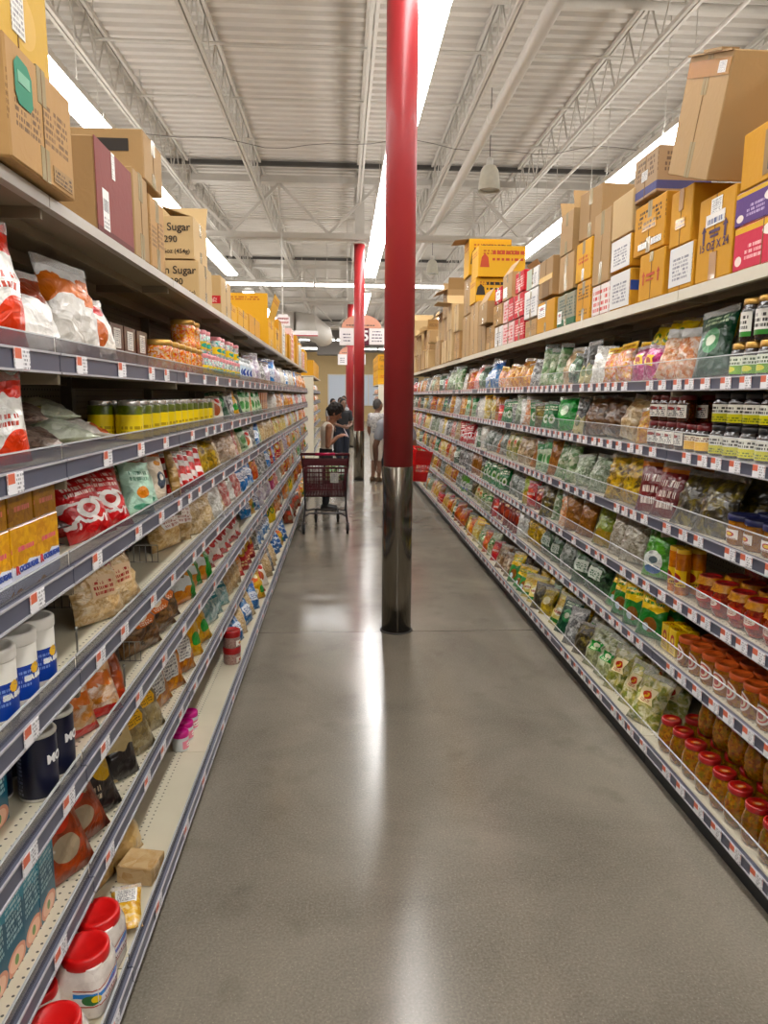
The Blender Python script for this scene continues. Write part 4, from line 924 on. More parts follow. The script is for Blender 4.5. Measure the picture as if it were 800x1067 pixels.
def flat(key,side,lev,Y,d,z=0,yaw=0,tilt=.0,row=0,s=1.0):
    """a bag lying on its back, its top toward the back panel"""
    k=KIND[key]; sg=SG[side]
    M=T(FX[side]+sg*d,Y,LEV[side][lev]+.002+z+k.d*.5*s)@E(0,0,(-PI/2 if side=='R' else PI/2)+yaw*sg)@E(-PI/2+.12,tilt,0)@Matrix.Scale(s,4)
    kk=(side,lev,k.look,row); _cnt[kk]=_cnt.get(kk,0)+1
    return spawn(k,M,fit(k.look,ordinal(_cnt[kk])+' along '+LNAME[side][lev]+', '+SIDE[side]),(k.look+' on the '+LNAME[side][lev]+', '+SIDE[side])[:110])
def mixed(side,lev,y0,y1,pal,rows=1,yaw=.35,lean=.25,lo=.3,hi=.65):
    Y=y0; last=None
    while Y<y1-.05:
        L=min(rnd.uniform(lo,hi),y1-Y); key=rnd.choice([p for p in pal if p!=last]); last=key
        if key in ('amber','choc','brownbox','yelbox','beigebox','gummy','pickle','yelcan'): jars(side,lev,Y,Y+L,key,rows=1)
        else: run(side,lev,Y,Y+L,key,rows=rows,yaw=yaw,lean=lean)
        Y+=L

# ---------------- pickle side
jars('R',0,2.14,2.74,'soy_low',rows=1,stack=1); jars('R',0,2.14,2.66,'soy_tall',rows=1,z=.1265,d0=.075,pitch=.098)
run('R',0,2.72,3.0,'dgreen',rows=1,lean=.3,yaw=.35); run('R',0,2.98,3.3,'snackclear',rows=1,yaw=.3,s=.8,pitch=.11)
run('R',0,2.95,3.3,'yellowbag',z=.15,d0=.2,lean=.4,s=.62,pitch=.12); run('R',0,2.62,2.95,'olive',z=.1,d0=.2,lean=.4,s=.85)
run('R',0,3.3,3.62,'magenta',rows=1,s=.72,pitch=.1); run('R',0,3.28,3.8,'yellowbag',z=.12,d0=.15,lean=.35,s=.7,pitch=.11); run('R',0,3.62,3.95,'candymix',rows=2,s=.8,pitch=.12)
run('R',0,3.95,4.15,'whiteclear'); run('R',0,4.15,4.4,'darktip',yaw=.5,pitch=.1); run('R',0,4.4,4.75,'redpack',rows=2); run('R',0,4.4,4.8,'darktip',d0=.25,yaw=.5,pitch=.13)
run('R',0,4.8,5.35,'leaf',yaw=.7,pitch=.12); run('R',0,5.35,6.3,'orangebag',rows=2); run('R',0,6.3,6.8,'candymix'); run('R',0,6.8,7.4,'bluewhite'); run('R',0,7.4,8.0,'pinkpack')
run('R',0,8.0,8.6,'redorange',yaw=.6); mixed('R',0,8.6,END['R']-.05,['whiteclear','candymix','blackwhite','orangebag','leaf','redpack','darktip'],yaw=.6)

jars('R',1,2.14,2.78,'can_yel',rows=1,stack=2,pitch=.108); jars('R',1,2.14,2.74,'can_oy',z=.0,rows=1,d0=.19,stack=2,pitch=.1)
jars('R',1,2.8,2.98,'can_oy',stack=1); jars('R',1,2.99,3.36,'dred',rows=2,stack=2,skip=.3,pitch=.092)

run('R',1,3.32,3.5,'orangebag',s=.7); run('R',1,3.5,3.75,'tanfungus'); run('R',1,3.75,4.3,'brownveg',rows=1); run('R',1,4.3,4.5,'tanfungus'); run('R',1,4.5,4.95,'biggreen')
run('R',1,4.95,5.7,'greenpouch',yaw=.75,pitch=.085,lean=.15,s=.85); run('R',1,5.7,5.95,'greenwhite',yaw=.7); run('R',1,5.95,6.6,'greenpouch',yaw=.75,pitch=.085,lean=.15,s=.85); run('R',1,6.6,7.4,'yellowwhite',yaw=.5); run('R',1,7.4,7.9,'orangebag'); run('R',1,7.9,8.5,'greenwhite',yaw=.7,pitch=.09)
mixed('R',1,8.5,END['R']-.05,['yellowwhite','blackwhite','greenpouch','whiteclear','orangebag','darkgreenclear'],yaw=.6)

jars('R',2,2.14,2.62,'navy',rows=2,stack=1); run('R',2,2.62,3.05,'darkbag',rows=2,lean=.7); flat('yellowdark','R',2,2.85,.2,.05); flat('silverclear','R',2,2.7,.14,.0,.4)
run('R',2,3.05,3.38,'darkredscript',rows=2,yaw=.45,lean=.25); run('R',2,3.38,3.9,'yellowdark',rows=2); run('R',2,3.9,4.4,'noodlegreen',rows=1); run('R',2,4.4,4.8,'leaf',yaw=.6,pitch=.1)
run('R',2,4.8,5.5,'greenwhite',yaw=.6,pitch=.1); run('R',2,5.5,5.9,'tanfungus'); run('R',2,5.9,6.4,'vegmix'); run('R',2,6.4,7.3,'silverclear',yaw=.5); run('R',2,7.3,8.1,'whiteclear',yaw=.6); run('R',2,8.1,8.8,'redwhite',yaw=.6,s=.8)
mixed('R',2,8.8,END['R']-.05,['blackwhite','yellowwhite','pinkpack','redorange','whiteclear','noodlegreen'],yaw=.6)

jars('R',3,2.05,2.2,'amber',rows=1); jars('R',3,2.2,2.86,'redround',rows=2,pitch=.118); jars('R',3,2.14,2.8,'redtub',rows=1,d0=.3,pitch=.17); jars('R',3,2.9,3.06,'tallbottle',rows=2,pitch=.068)
run('R',3,3.1,3.4,'fishgreen',rows=1,yaw=.35); run('R',3,3.4,3.85,'greyclear',rows=1,yaw=.4); run('R',3,3.85,4.15,'greenpoint',yaw=.4,pitch=.14); run('R',3,4.15,4.75,'brownpouch',yaw=.5,rows=1)
run('R',3,4.75,5.0,'leaf',yaw=.6,pitch=.09); run('R',3,5.0,5.3,'redblock',yaw=.5); run('R',3,5.3,5.6,'greenpoint',yaw=.5); run('R',3,5.6,6.3,'silverclear',yaw=.5); run('R',3,6.3,7.4,'greenpouch',yaw=.7,pitch=.09); run('R',3,7.4,7.9,'brownpouch',yaw=.5)
run('R',3,7.9,8.9,'blackwhite',yaw=.6); mixed('R',3,8.9,END['R']-.05,['redorange','cheese','tanfungus','yellowwhite','greenpouch','noodlegreen'],yaw=.6)

jars('R',4,2.0,2.92,'amber',rows=2,stack=1,pitch=.1); jars('R',4,2.1,2.8,'ambertall',rows=1,d0=.27,pitch=.11); jars('R',4,2.93,3.1,'yelbox',rows=2,pitch=.075)
run('R',4,3.12,3.85,'yellowtop',rows=2,yaw=.4,pitch=.13); run('R',4,3.88,4.4,'darkgreenclear',rows=2,yaw=.4); run('R',4,4.4,4.65,'silverclear',rows=2,yaw=.4); run('R',4,4.65,5.1,'darkgreenclear',rows=1,yaw=.4); run('R',4,5.1,5.6,'yellowdark',yaw=.5); run('R',4,5.6,6.9,'redblock',yaw=.55,pitch=.1); run('R',4,6.9,7.4,'palegreen',yaw=.5); run('R',4,7.4,7.8,'vegmix',yaw=.5); run('R',4,7.8,8.2,'darkgreenclear',yaw=.5)
run('R',4,8.2,8.8,'fishgreen',yaw=.5); mixed('R',4,8.8,END['R']-.05,['redorange','blackwhite','cheese','tanfungus','silverclear','brownpouch'],yaw=.6)

jars('R',5,1.84,2.98,'pickle',rows=3,pitch=.112); jars('R',5,2.1,2.9,'pickle',rows=1,d0=.14,z=.152,pitch=.118)
run('R',5,3.06,3.6,'vegmix',rows=2,yaw=.4,lean=.5); run('R',5,3.6,4.0,'palegreen',rows=2,yaw=.4,lean=.45); run('R',5,4.0,4.4,'whiteveg',rows=2,yaw=.45,lean=.5); run('R',5,4.4,4.8,'creamyellow',rows=2,yaw=.6,lean=.65); run('R',5,4.8,5.1,'olivegold',rows=2,yaw=.6,lean=.6); run('R',5,5.1,5.5,'creamyellow',rows=2,yaw=.5,lean=.55)
run('R',5,5.4,5.9,'yellowtop',yaw=.5,lean=.5); run('R',5,5.9,6.5,'browncream',rows=2,yaw=.5,lean=.45); run('R',5,6.5,7.4,'palegreen',rows=1,yaw=.5,lean=.4); run('R',5,7.4,8.3,'yellowwhite',rows=1,yaw=.5,lean=.4)
run('R',5,8.3,9.1,'redorange',yaw=.5,lean=.4); run('R',5,9.1,10.2,'cheese',rows=1,yaw=.5,lean=.35); run('R',5,10.2,10.5,'redpack',yaw=.5); run('R',5,10.5,11.6,'cheese',rows=1,yaw=.5,lean=.35); mixed('R',5,11.6,END['R']-.05,['cheese','orangebag','blackwhite'],yaw=.5)

# ---------------- sugar side
run('L',0,1.42,1.76,'flour_red',lean=.15,yaw=.5,pitch=.105); run('L',0,1.6,1.8,'flour_pink',lean=.1,yaw=.3,d0=.22)
run('L',0,1.78,1.95,'flour_clear',lean=.4,yaw=.45,pitch=.13,s=.85); run('L',0,1.96,2.18,'flour_orange',lean=.3,yaw=.4,pitch=.17,s=.9); run('L',0,2.18,2.32,'flour_small',lean=.2,pitch=.11)
jars('L',0,2.36,3.0,'choc',rows=1,pitch=.16); jars('L',0,3.02,3.8,'gummy',rows=1,stack=2,skip=.65); jars('L',0,3.82,5.1,'gummy2',rows=1,stack=2,skip=.45); jars('L',0,5.1,5.8,'jug',stack=1,pitch=.17)
run('L',0,5.85,8.6,'whitepurple',yaw=.6,rows=1); run('L',0,8.6,9.8,'whiteclear',yaw=.6); run('L',0,9.8,10.7,'orangebag',yaw=.6); run('L',0,10.7,END['L']-.05,'orangewhite',yaw=.6)
run('L',1,1.56,1.68,'flour_red',lean=.05,yaw=.75,pitch=.1,s=.62)
for i,(key,Y,d,z,yw,t) in enumerate((('darklying',1.86,.10,0,.9,.1),('whitelying',2.12,.10,0,.7,0),('brownlying',2.36,.12,.0,.5,.1),('darklying',1.95,.19,.055,1.1,-.1),('whitelying',2.24,.2,.06,.8,.05))): flat(key,'L',1,Y,d,z,yw,t)
jars('L',1,1.7,2.45,'darkyel',rows=1,d0=.36,pitch=.1); jars('L',1,2.52,4.05,'yelcan',rows=2,pitch=.125); jars('L',1,4.1,4.3,'beigebox',pitch=.1)
run('L',1,4.35,5.2,'dgreen',yaw=.7,lean=.3,pitch=.13); run('L',1,5.2,6.5,'greenwhite',yaw=.7,lean=.25,pitch=.12); jars('L',1,6.5,7.5,'brownbox',pitch=.15)
mixed('L',1,7.5,END['L']-.05,['whitepurple','orangewhite','pinkpack','redorange','whiteclear','orangebag'],yaw=.6)

jars('L',2,1.39,1.77,'orangesugar',rows=2,pitch=.127,d0=.022); jars('L',2,1.39,1.77,'sugarlid',rows=2,pitch=.127,z=.147,d0=.024)
for i,(key,Y,d,z,yw,t) in enumerate((('darkcandy',1.90,.11,0,.3,.1),('darkcandy',2.0,.13,.03,.5,0),('darkcandy',1.93,.13,.075,.2,.1),('darkcandy',2.04,.17,.085,.6,-.1))): flat(key,'L',2,Y,d,z,yw,t)
run('L',2,2.02,2.46,'redwhite',lean=.5,yaw=.5,pitch=.15,rows=2); run('L',2,2.48,2.78,'mint',lean=.3,yaw=.45,pitch=.115,rows=2); run('L',2,2.8,2.98,'crane',lean=.25,yaw=.45); run('L',2,2.98,3.08,'tanstick',lean=.2,pitch=.06)
run('L',2,3.1,3.65,'redwhitestick',lean=.6,yaw=.7,pitch=.075); run('L',2,3.0,3.8,'dgreen',lean=.4,d0=.26,pitch=.17); run('L',2,3.65,4.1,'yellowdark',lean=.35,rows=2); run('L',2,4.1,5.4,'bigclear',lean=.4,yaw=.5,rows=2); run('L',2,5.4,6.3,'greenwhite',lean=.3,yaw=.6,rows=2)
run('L',2,6.3,7.5,'beigeclear',yaw=.6); mixed('L',2,7.5,END['L']-.05,['redorange','orangewhite','yellowwhite','candymix','whiteclear'],yaw=.6)

for i,(Y,d) in enumerate(((1.485,.072),(1.592,.074),(1.70,.076),(1.48,.185),(1.6,.185))): place('seasalt','L',3,Y,d)
run('L',3,2.38,2.8,'mushroom',lean=.15,d0=.24,pitch=.14,yaw=.6,rows=2); run('L',3,2.1,2.52,'noodle',lean=.35,yaw=.45,pitch=.13,rows=1)
run('L',3,3.0,3.5,'mushroom',d0=.3,lean=.15,yaw=.4,pitch=.16); run('L',3,3.14,3.5,'noodlebox',yaw=.45,d0=.12,lean=.2); run('L',3,3.5,4.4,'noodlepack',yaw=.5,lean=.35,rows=2,pitch=.125)
run('L',3,4.4,5.1,'pinkpack',yaw=.5,lean=.4,rows=2); run('L',3,5.1,6.1,'bluewhite',yaw=.5,lean=.4,rows=2); run('L',3,6.1,7.2,'blackwhite',yaw=.6,lean=.35); run('L',3,7.2,8.4,'redsnack',yaw=.6); mixed('L',3,8.4,END['L']-.05,['beigeclear','redorange','noodlepack','orangewhite','whitepurple'],yaw=.6)

for Y,d in ((1.655,.064),(1.765,.064),(1.64,.17),(1.76,.17)): place('navysalt','L',4,Y,d)
jars('L',4,1.28,1.54,'teal',rows=1,d0=.09,pitch=.09); jars('L',4,1.28,1.6,'teal',rows=1,d0=.25,pitch=.09)
run('L',4,1.84,2.16,'snackred',yaw=.5,lean=.35,pitch=.125,rows=2); run('L',4,2.17,2.24,'redstick',yaw=.3,lean=.3,pitch=.05); flat('whitelying','L',4,2.4,.16,0,.2,.1,s=.9); flat('pinkpack','L',4,2.5,.2,.05,.3)
run('L',4,2.56,2.9,'mushlabel',yaw=.5,lean=.4,pitch=.14); run('L',4,2.6,3.2,'mushroom',yaw=.3,lean=.25,d0=.28,pitch=.16); run('L',4,2.9,3.2,'mushlabel',yaw=.5,lean=.4,pitch=.13)
run('L',4,3.2,3.8,'greenorange',yaw=.5,lean=.45,rows=2); run('L',4,3.8,5.0,'redclear',yaw=.5,lean=.45,rows=2); run('L',4,5.5,6.1,'bluewhite',yaw=.5,lean=.4); run('L',4,6.1,7.2,'whitepurple',yaw=.5,lean=.4,rows=2); run('L',4,7.2,8.0,'magenta',yaw=.5,lean=.4)
mixed('L',4,8.0,END['L']-.05,['redsnack','orangewhite','yellowwhite','pinkpack','greenwhite'],yaw=.6)

jars('L',5,1.34,1.74,'teal',rows=1,pitch=.088,d0=.06); jars('L',5,1.34,1.74,'teal',rows=1,pitch=.088,d0=.21)
run('L',5,1.72,2.02,'chilired',yaw=.5,lean=.35,pitch=.115,rows=2); run('L',5,2.0,2.22,'blackyellow',yaw=.5,lean=.4,pitch=.1,rows=2); run('L',5,2.2,2.36,'creampack',yaw=.5,lean=.4,pitch=.12); run('L',5,2.36,2.7,'yellowlab',yaw=.5,lean=.65,pitch=.14)
run('L',5,2.7,3.3,'orangefruit',yaw=.45,lean=.5,rows=2); run('L',5,3.3,3.85,'yellowgreen',yaw=.5,lean=.5,rows=2); run('L',5,3.85,4.4,'tealclear',yaw=.5,lean=.5,rows=2); run('L',5,4.4,5.1,'beigeclear',yaw=.5,lean=.5,rows=2); run('L',5,5.1,5.8,'redsnack',yaw=.5,lean=.4,rows=2)
run('L',5,5.8,7.0,'bluewhite',yaw=.5,lean=.4,rows=1); run('L',5,7.0,7.7,'yellowbag',yaw=.5,lean=.4); mixed('L',5,7.7,END['L']-.05,['beigeclear','redorange','yellowbag','bluewhite','orangewhite'],yaw=.6)

for (key,Y,d) in (('bigred',1.45,-.02),('bigred',1.675,-.012),('bigred',1.80,.0),('smallred',1.60,.075),('smallred',1.70,.09),('smallred',1.5,.1),('bigred',1.82,.15),('smallred',1.6,.2)): place(key,'L',6,Y,d,0,.1,s=.86 if key=='bigred' else .9)
flat('tofupack','L',6,1.9,-.045,0,1.3); place('beigeblock','L',6,2.16,-.07,0,.2); place('tofu','L',6,2.26,.05,0,.3,.5); place('tofu','L',6,2.30,.12,.03,.5,.4); place('tofu','L',6,2.12,.1,.0,.3,.5); place('beigeblock','L',6,2.02,.12,0,.0); place('candytray','L',6,1.94,.08,.0,.3)
jars('L',6,2.98,3.32,'pinktub',rows=1,d0=.05,pitch=.1); place('redpot','L',6,4.08,-.02); place('redpot','L',6,4.08,-.02,.1015)
run('L',6,4.3,5.3,'bluewhite',yaw=.5,lean=.45,rows=2); run('L',6,5.3,6.0,'redclear',yaw=.5,lean=.45,rows=1); run('L',6,5.3,6.1,'whiteclear',d0=.2,lean=.4); run('L',6,6.0,6.8,'beigeclear',yaw=.5,lean=.45); run('L',6,6.9,7.8,'bluestripe',yaw=.45,lean=.5,rows=2)
flat('yellowwhite','L',6,8.1,.05); flat('yellowwhite','L',6,8.35,.06); run('L',6,8.6,10.2,'chilired',yaw=.6,lean=.35); run('L',6,10.2,END['L']-.05,'redorange',yaw=.6)

# wire dividers on the sugar side
def divider(y,lev,d0,d1,label,rz=0):
    b=MB(); h=.075; n=12; L=d1-d0
    for i in range(n+1): b.tube([(i*L/n,0,.0),(i*L/n,0,h)],.0016,5)
    b.tube([(0,0,h),(L,0,h)],.002,5); b.tube([(0,0,.003),(L,0,.003)],.002,5)
    o=obj('wire_divider',b,plain('zinc wire','8b8880',.35,.8,noise=.02),None,T(-.68-d0,y,LEV['L'][lev]+.001)@E(0,0,rz)); tag(o,label,'shelf divider','wire dividers')
divider(2.33,3,.1,.4,'wire divider fence before the brown mushroom bags, fourth shelf, sugar side',PI)
divider(2.53,4,.06,.3,'wire divider fence beside the mushroom bags, fifth shelf, sugar side',PI)
divider(2.98,3,.1,.4,'wire divider fence deeper along the fourth shelf, sugar side',PI)
def hook(y,lev,d,label):
    b=MB(); b.tube([(0,0,0),(0,0,.06),(0,.006,.07)],.0028,6); b.lathe([(.005,.068),(.006,.073),(.003,.078)],8)
    o=obj('divider_peg',b,MATS['zinc wire'],None,T(-.68-d,y,LEV['L'][lev]+.001)); tag(o,label,'peg')
hook(1.9,3,.045,'small upright metal peg on the empty fourth shelf front'); hook(2.3,4,.05,'small upright metal peg on the fifth shelf by flat packs')

# distant shelving past the gap
for lev in (0,1,2,3):
    for side,y0 in (('L',16.95),('R',28.95)):
        pal=['redorange','whiteclear','pinkpack','orangewhite','blackwhite','yellowbag','candymix']
        rr=random.Random(lev*3+(side=='R'))
        Y=y0
        while Y<y0+4.6:
            key=rr.choice(pal); k=KIND[key]; sg=SG[side]
            s=min(1,.2/k.h)
            M=T(FX[side]+sg*.09,Y+.08,LEV[side][lev]+.002)@E(0,0,(-PI/2 if side=='R' else PI/2)+.5*sg)@E(-.25,0,0)@Matrix.Scale(s,4)
            kk=(side,'far',lev,k.look); _cnt[kk]=_cnt.get(kk,0)+1
            spawn(k,M,fit(k.look,ordinal(_cnt[kk])+' on distant '+LNAME[side][lev]+', '+SIDE[side]),'far goods'+side+str(lev)+key); Y+=.19
# ------------------------------------------------------------------ cartons on top of the shelving
m_tape=clear('clear tape','d8c8a0',.55,.12); m_brtape=plain('brown tape','a9793c',.25,coat=.3); m_inside=plain('carton inside','8a6c44',.8)
def cardm(key,base,text=(),blobs=(),bands=(),vary=.04): return pk('card '+key,base,text=text,blobs=blobs,bands=bands,rough=.72,bump=.06,coat=0,vary=vary)
K_tan=cardm('tan','ad8c60',vary=.1); K_tan2=cardm('tan2','9c7d55',vary=.1); K_pale=cardm('pale','c2a578'); K_dk=cardm('dark','80623e')
K_print=cardm('printed','b38c5a',text=((.08,.45,.3,.62,'6e5236',5),(.5,.92,.35,.75,'7a5c3c',6)))
K_or=cardm('amber','c8912f'); K_or2=cardm('amber print','c98f2a',text=((.12,.88,.55,.9,'4a3414',4),(.2,.8,.12,.3,'6a4a1c',2)),blobs=())
K_yel=cardm('yellow','d9a21c',text=((.1,.85,.72,.9,'b0601a',2),)); K_yelred=cardm('yellow red','d8a132',text=((.15,.85,.45,.65,'c2491e',2),))
K_red=cardm('red','c4202a',text=((.1,.9,.2,.8,'f0d8d0',5),)); K_pinkw=cardm('pink white','e0c0bc',text=((.08,.92,.1,.9,'c43a40',5),)); K_white=cardm('white','dfdcd8',text=((.15,.85,.15,.75,'8a8890',6),))
K_maroon=cardm('maroon','8a4a46',bands=((.0,.06,'6a3430'),),vary=.02); K_grn=cardm('green grey','8f8c78',text=((.1,.9,.3,.9,'4a5a50',6),),bands=((0,.2,'3a6a4a'),))
K_redw=cardm('white red','e3d9d4',text=((.06,.94,.1,.92,'cf5a50',4),)); K_brgrey=cardm('brown grey','a08464',text=((.12,.88,.45,.92,'6a5440',4),),bands=((.05,.24,'4a4a78'),))
K_purple=cardm('purple','5a3a78',bands=((.86,1,'d8a82a'),),blobs=((.7,.6,.22,.22,'e8dcd8'),(.74,.5,.12,.14,'d0402a'),(.09,.2,.06,.12,'e8d8d0')),text=((.2,.5,.2,.6,'b8a0c8',3),))
K_rose=cardm('rose','c8384e',bands=((.86,1,'d8a82a'),),blobs=((.7,.75,.22,.16,'f0e4dc'),(.75,.4,.16,.2,'e0502a'),(.09,.2,.06,.12,'f0d8d0')),text=((.2,.5,.2,.6,'f0b8b8',3),))
def carton(label,side,Y0,Y1,z0,z1,d,mat,d0=-.01,flaps=None,tape=True,patch=None,rot=None,cat='carton',group=None,nm='cardboard_carton',seam=True,yaw=0,tmat=None):
    """a shipping carton whose printed face looks onto the aisle; Y0..Y1 along the shelf, d its depth"""
    w=Y1-Y0-.006; h=z1-z0-.003; sg=SG[side]
    M=T(FX[side]+sg*(d0+.01),(Y0+Y1)/2,z0+.0015)@E(0,0,-PI/2 if side=='R' else PI/2)@E(0,0,yaw*sg)
    if rot is not None: M=M@rot
    b=MB(); hb=h
    if flaps:
        t=.005
        b.box(-w/2,w/2,0,t,0,h); b.box(-w/2,w/2,d-t,d,0,h); b.box(-w/2,-w/2+t,t,d-t,0,h); b.box(w/2-t,w/2,t,d-t,0,h); b.box(-w/2+t,w/2-t,t,d-t,0,h*.45)
    else: b.cbox(-w/2,w/2,0,d,0,h,.004)
    root=obj(nm,b,mat,None,M); tag(root,label,cat,group)
    if flaps:
        fl=min(w,d)*.45
        for (kx,ang) in flaps:
            b=MB()
            if kx in 'fb':
                b.box(-w/2+.004,w/2-.004,0,.004,0,fl); Mx=T(0,0 if kx=='f' else d-.004,h)@E(ang if kx=='f' else -ang,0,0)
            else:
                b.box(0,.004,.004,d-.004,0,fl); Mx=T(-w/2 if kx=='l' else w/2-.004,0,h)@E(0,-ang if kx=='l' else ang,0)
            obj('flap',b,mat,root,Mx)
    if tape:
        tm=tmat or m_tape
        b=MB(); b.box(-.022,.022,-.0012,0,h*.68,h); b.box(-.022,.022,-.0012,0,0,h*.3)
        if not flaps: b.box(-.022,.022,-.001,d,h,h+.001)
        obj('packing_tape',b,tm,root)
    if seam and not flaps:
        b=MB(); b.box(-.0015,.0015,-.0018,.0,0,h); b.box(-w/2,w/2,d/2-.0015,d/2+.0015,h,h+.0012); obj('seam',b,K_dk,root)
    for pi_,p in enumerate(patch or []):
        u0,u1,v0,v1,m,nme=p; b=MB(); b.box((u0-.5)*w,(u1-.5)*w,-.0022-.0006*pi_,-.0002,v0*h,v1*h); obj(nme,b,m,root)
    return root,w,h,d
def letter(root,body,size,x,z,mat,y=-.0022,face='front',side=1,w=0,d=0,rot=0):
    me=text_mesh(body,size,mat,bold=size*.012)
    if face=='front': M=T(x,y,z)
    elif face=='xmin': M=T(-w/2-.0022,x,z)@E(0,0,-PI/2)
    elif face=='xmax': M=T(w/2+.0022,x,z)@E(0,0,PI/2)
    link('lettering',me,root,M)
ink=plain('carton ink','2c2318',.7); inkr=plain('carton red ink','b8431c',.7); inkb=plain('carton blue ink','2c3a80',.7); inkg=plain('carton green ink','2f8a6a',.7); inkv=plain('carton violet ink','4a3050',.7)
P_white=L_back; P_bar=pk('barcode label','e8e6e2',text=((.1,.9,.45,.95,'3a3a3c',1),(.1,.9,.05,.35,'77757a',3)),bump=0,coat=.05)
def arrows(root,w,h,mat,z=.5,s=.035):
    for sx in (-.3,.3):
        b=MB(); x=sx*w; zz=z*h
        b.add([(x-s*.25,-.002,zz-s),(x+s*.25,-.002,zz-s),(x+s*.25,-.002,zz+s*.3),(x+s*.6,-.002,zz+s*.3),(x,-.002,zz+s*1.1),(x-s*.6,-.002,zz+s*.3),(x-s*.25,-.002,zz+s*.3)],[(0,1,2,6),(3,4,5)]); obj('printed_arrow',b,mat,root)
# -------- pickle side, from the near end
Z=TOPZ+.001
carton('rose pink fruit print carton low on the shelf edge, violet one on it','R',2.26,2.63,Z,2.305,.3,K_rose,tape=False)
carton('violet fruit print carton lying on the rose pink one','R',2.26,2.64,2.305,2.425,.3,K_purple,tape=False,seam=False)
r,w,h,d=carton('yellow carton with tan boxed panel stacked on violet carton','R',2.22,2.62,2.425,2.62,.3,K_or,patch=[(.35,.99,.1,.85,K_tan2,'tan_panel'),(.42,.95,.16,.4,plain('teal black panel','26343c',.6),'dark_panel'),(.42,.95,.45,.8,cardm('panel text','a98a5c',text=((.1,.9,.1,.9,'4a3c28',3),)),'text_panel')],tape=False)
r,w,h,d=carton('amber carton marked with OZ and arrows beside the violet carton','R',2.64,2.91,Z,2.47,.32,K_or,patch=[(.36,.66,.74,.95,L_back,'paper_label'),(.24,.76,.64,.78,pk('lot label','e6e2dc',text=((.08,.92,.15,.85,'3a4a7a',1),),bump=0),'lot_label'),(.42,.62,.0,.32,m_brtape,'tape_strip')],tape=False)
letter(r,'15 OZ X 24',.044,0,h*.4,inkv); arrows(r,w,h,inkv,.56,.032); b=MB(); b.box(-.04,.04,-.002,-.0015,h*.55,h*.59); b.box(-.03,.03,-.002,-.0015,h*.5,h*.53); obj('printed_lines',b,inkv,r)
carton('amber carton with white front paper on the shelf edge beneath a plain amber one','R',2.93,3.15,Z,2.335,.3,K_or,patch=[(.03,.97,.1,.98,K_white,'front_paper')],tape=False)
carton('narrow amber carton with tape strip and small barcode, under the big tilted box','R',2.97,3.17,2.336,2.565,.3,K_or,patch=[(.28,.72,.3,.48,pk('amber barcode','c8912f',text=((.05,.95,.1,.9,'4a3414',2),),bump=0,rough=.7),'printed_barcode'),(.4,.6,.62,1,m_brtape,'tape_strip')],tape=False)
r,w,h,d=carton('amber carton with red arrows under the larger barcode carton','R',3.2,3.47,Z,2.365,.3,K_or,patch=[(.42,.56,.8,1,m_tape,'tape_strip')],tape=False); arrows(r,w,h,inkr,.48,.03); b=MB(); b.box(-.05,.04,-.002,-.0015,h*.5,h*.56); b.box(-.05,.03,-.002,-.0015,h*.4,h*.44); obj('printed_lines',b,inkr,r)
carton('amber carton with dark print, barcode and two white stickers','R',3.22,3.56,2.368,2.60,.3,K_or2,patch=[(.28,.72,.45,.68,pk('amber barcode2','c8912f',text=((.05,.95,.1,.9,'3a2c14',2),),bump=0,rough=.7),'printed_barcode'),(.6,.92,.12,.24,L_back,'sticker'),(.18,.46,.1,.22,L_back,'sticker')],tape=True)
carton('brownish carton with violet band topping the barcode carton','R',3.36,3.63,2.63,2.835,.26,K_brgrey,d0=.0,patch=[(.36,.6,.4,.62,L_back,'sticker')],tape=False)
_r,_w,_h,_d=carton('amber carton with white front and blue tape on the shelf edge','R',3.57,3.84,Z,2.335,.3,K_or,patch=[(.0,.97,.03,.98,K_white,'front_paper')],tape=False)
b=MB(); b.box(_w/2,_w/2+.002,.0,_d*.5,_h*.42,_h*.68); obj('blue_tape',b,plain('blue tape','2a4a9a',.4),_r)

carton('amber carton with white front stacked on the blue taped one','R',3.59,3.85,2.345,2.505,.3,K_or,patch=[(.0,.97,.03,.98,K_white,'front_paper')],tape=False)
carton('plain pale carton topping the two white fronted cartons','R',3.60,3.87,2.51,2.715,.28,K_pale,tape=False,seam=False)
carton('white carton with red print on the shelf edge under tall tan box','R',3.85,4.12,Z,2.315,.3,K_redw,tape=False)
carton('tall tan carton with centre seam standing on red printed carton','R',3.88,4.14,2.32,2.705,.27,K_tan,tape=True)
carton('yellow carton with brown print low on shelf beside red printed one','R',4.15,4.40,Z,2.375,.3,K_or2); carton('yellow carton with red print stacked on the brown printed yellow','R',4.17,4.44,2.38,2.61,.3,K_yelred)
carton('wide tan carton set back on top of the yellow pair','R',4.17,4.46,2.63,2.9,.42,K_tan2,d0=.02,yaw=.12)
carton('green grey printed carton low on the shelf','R',4.43,4.79,Z,2.35,.3,K_grn,patch=[(.05,.3,.1,.5,L_white,'paper_label')]); carton('tan carton with barcode sticker in middle of its stack','R',4.48,4.78,2.365,2.595,.3,K_tan,patch=[(.4,.52,.1,.9,m_tape,'tape_strip')])
carton('open tan carton with raised flaps atop the barcode sticker carton','R',4.53,4.79,2.6,2.85,.28,K_tan,flaps=(('l',.5),('r',-.3),('b',-.6)))
carton('amber carton with white label and scrawl low on shelf','R',4.85,5.28,Z,2.365,.3,K_or,patch=[(.05,.5,.5,.9,L_white,'paper_label')]); carton('tan carton with yellow tape and torn side','R',4.93,5.27,2.39,2.65,.32,K_tan2,patch=[(.0,1,.42,.56,plain('yellow tape','d8a820',.4),'yellow_tape'),(.3,.8,.0,.4,K_dk,'torn_patch')],tape=False)
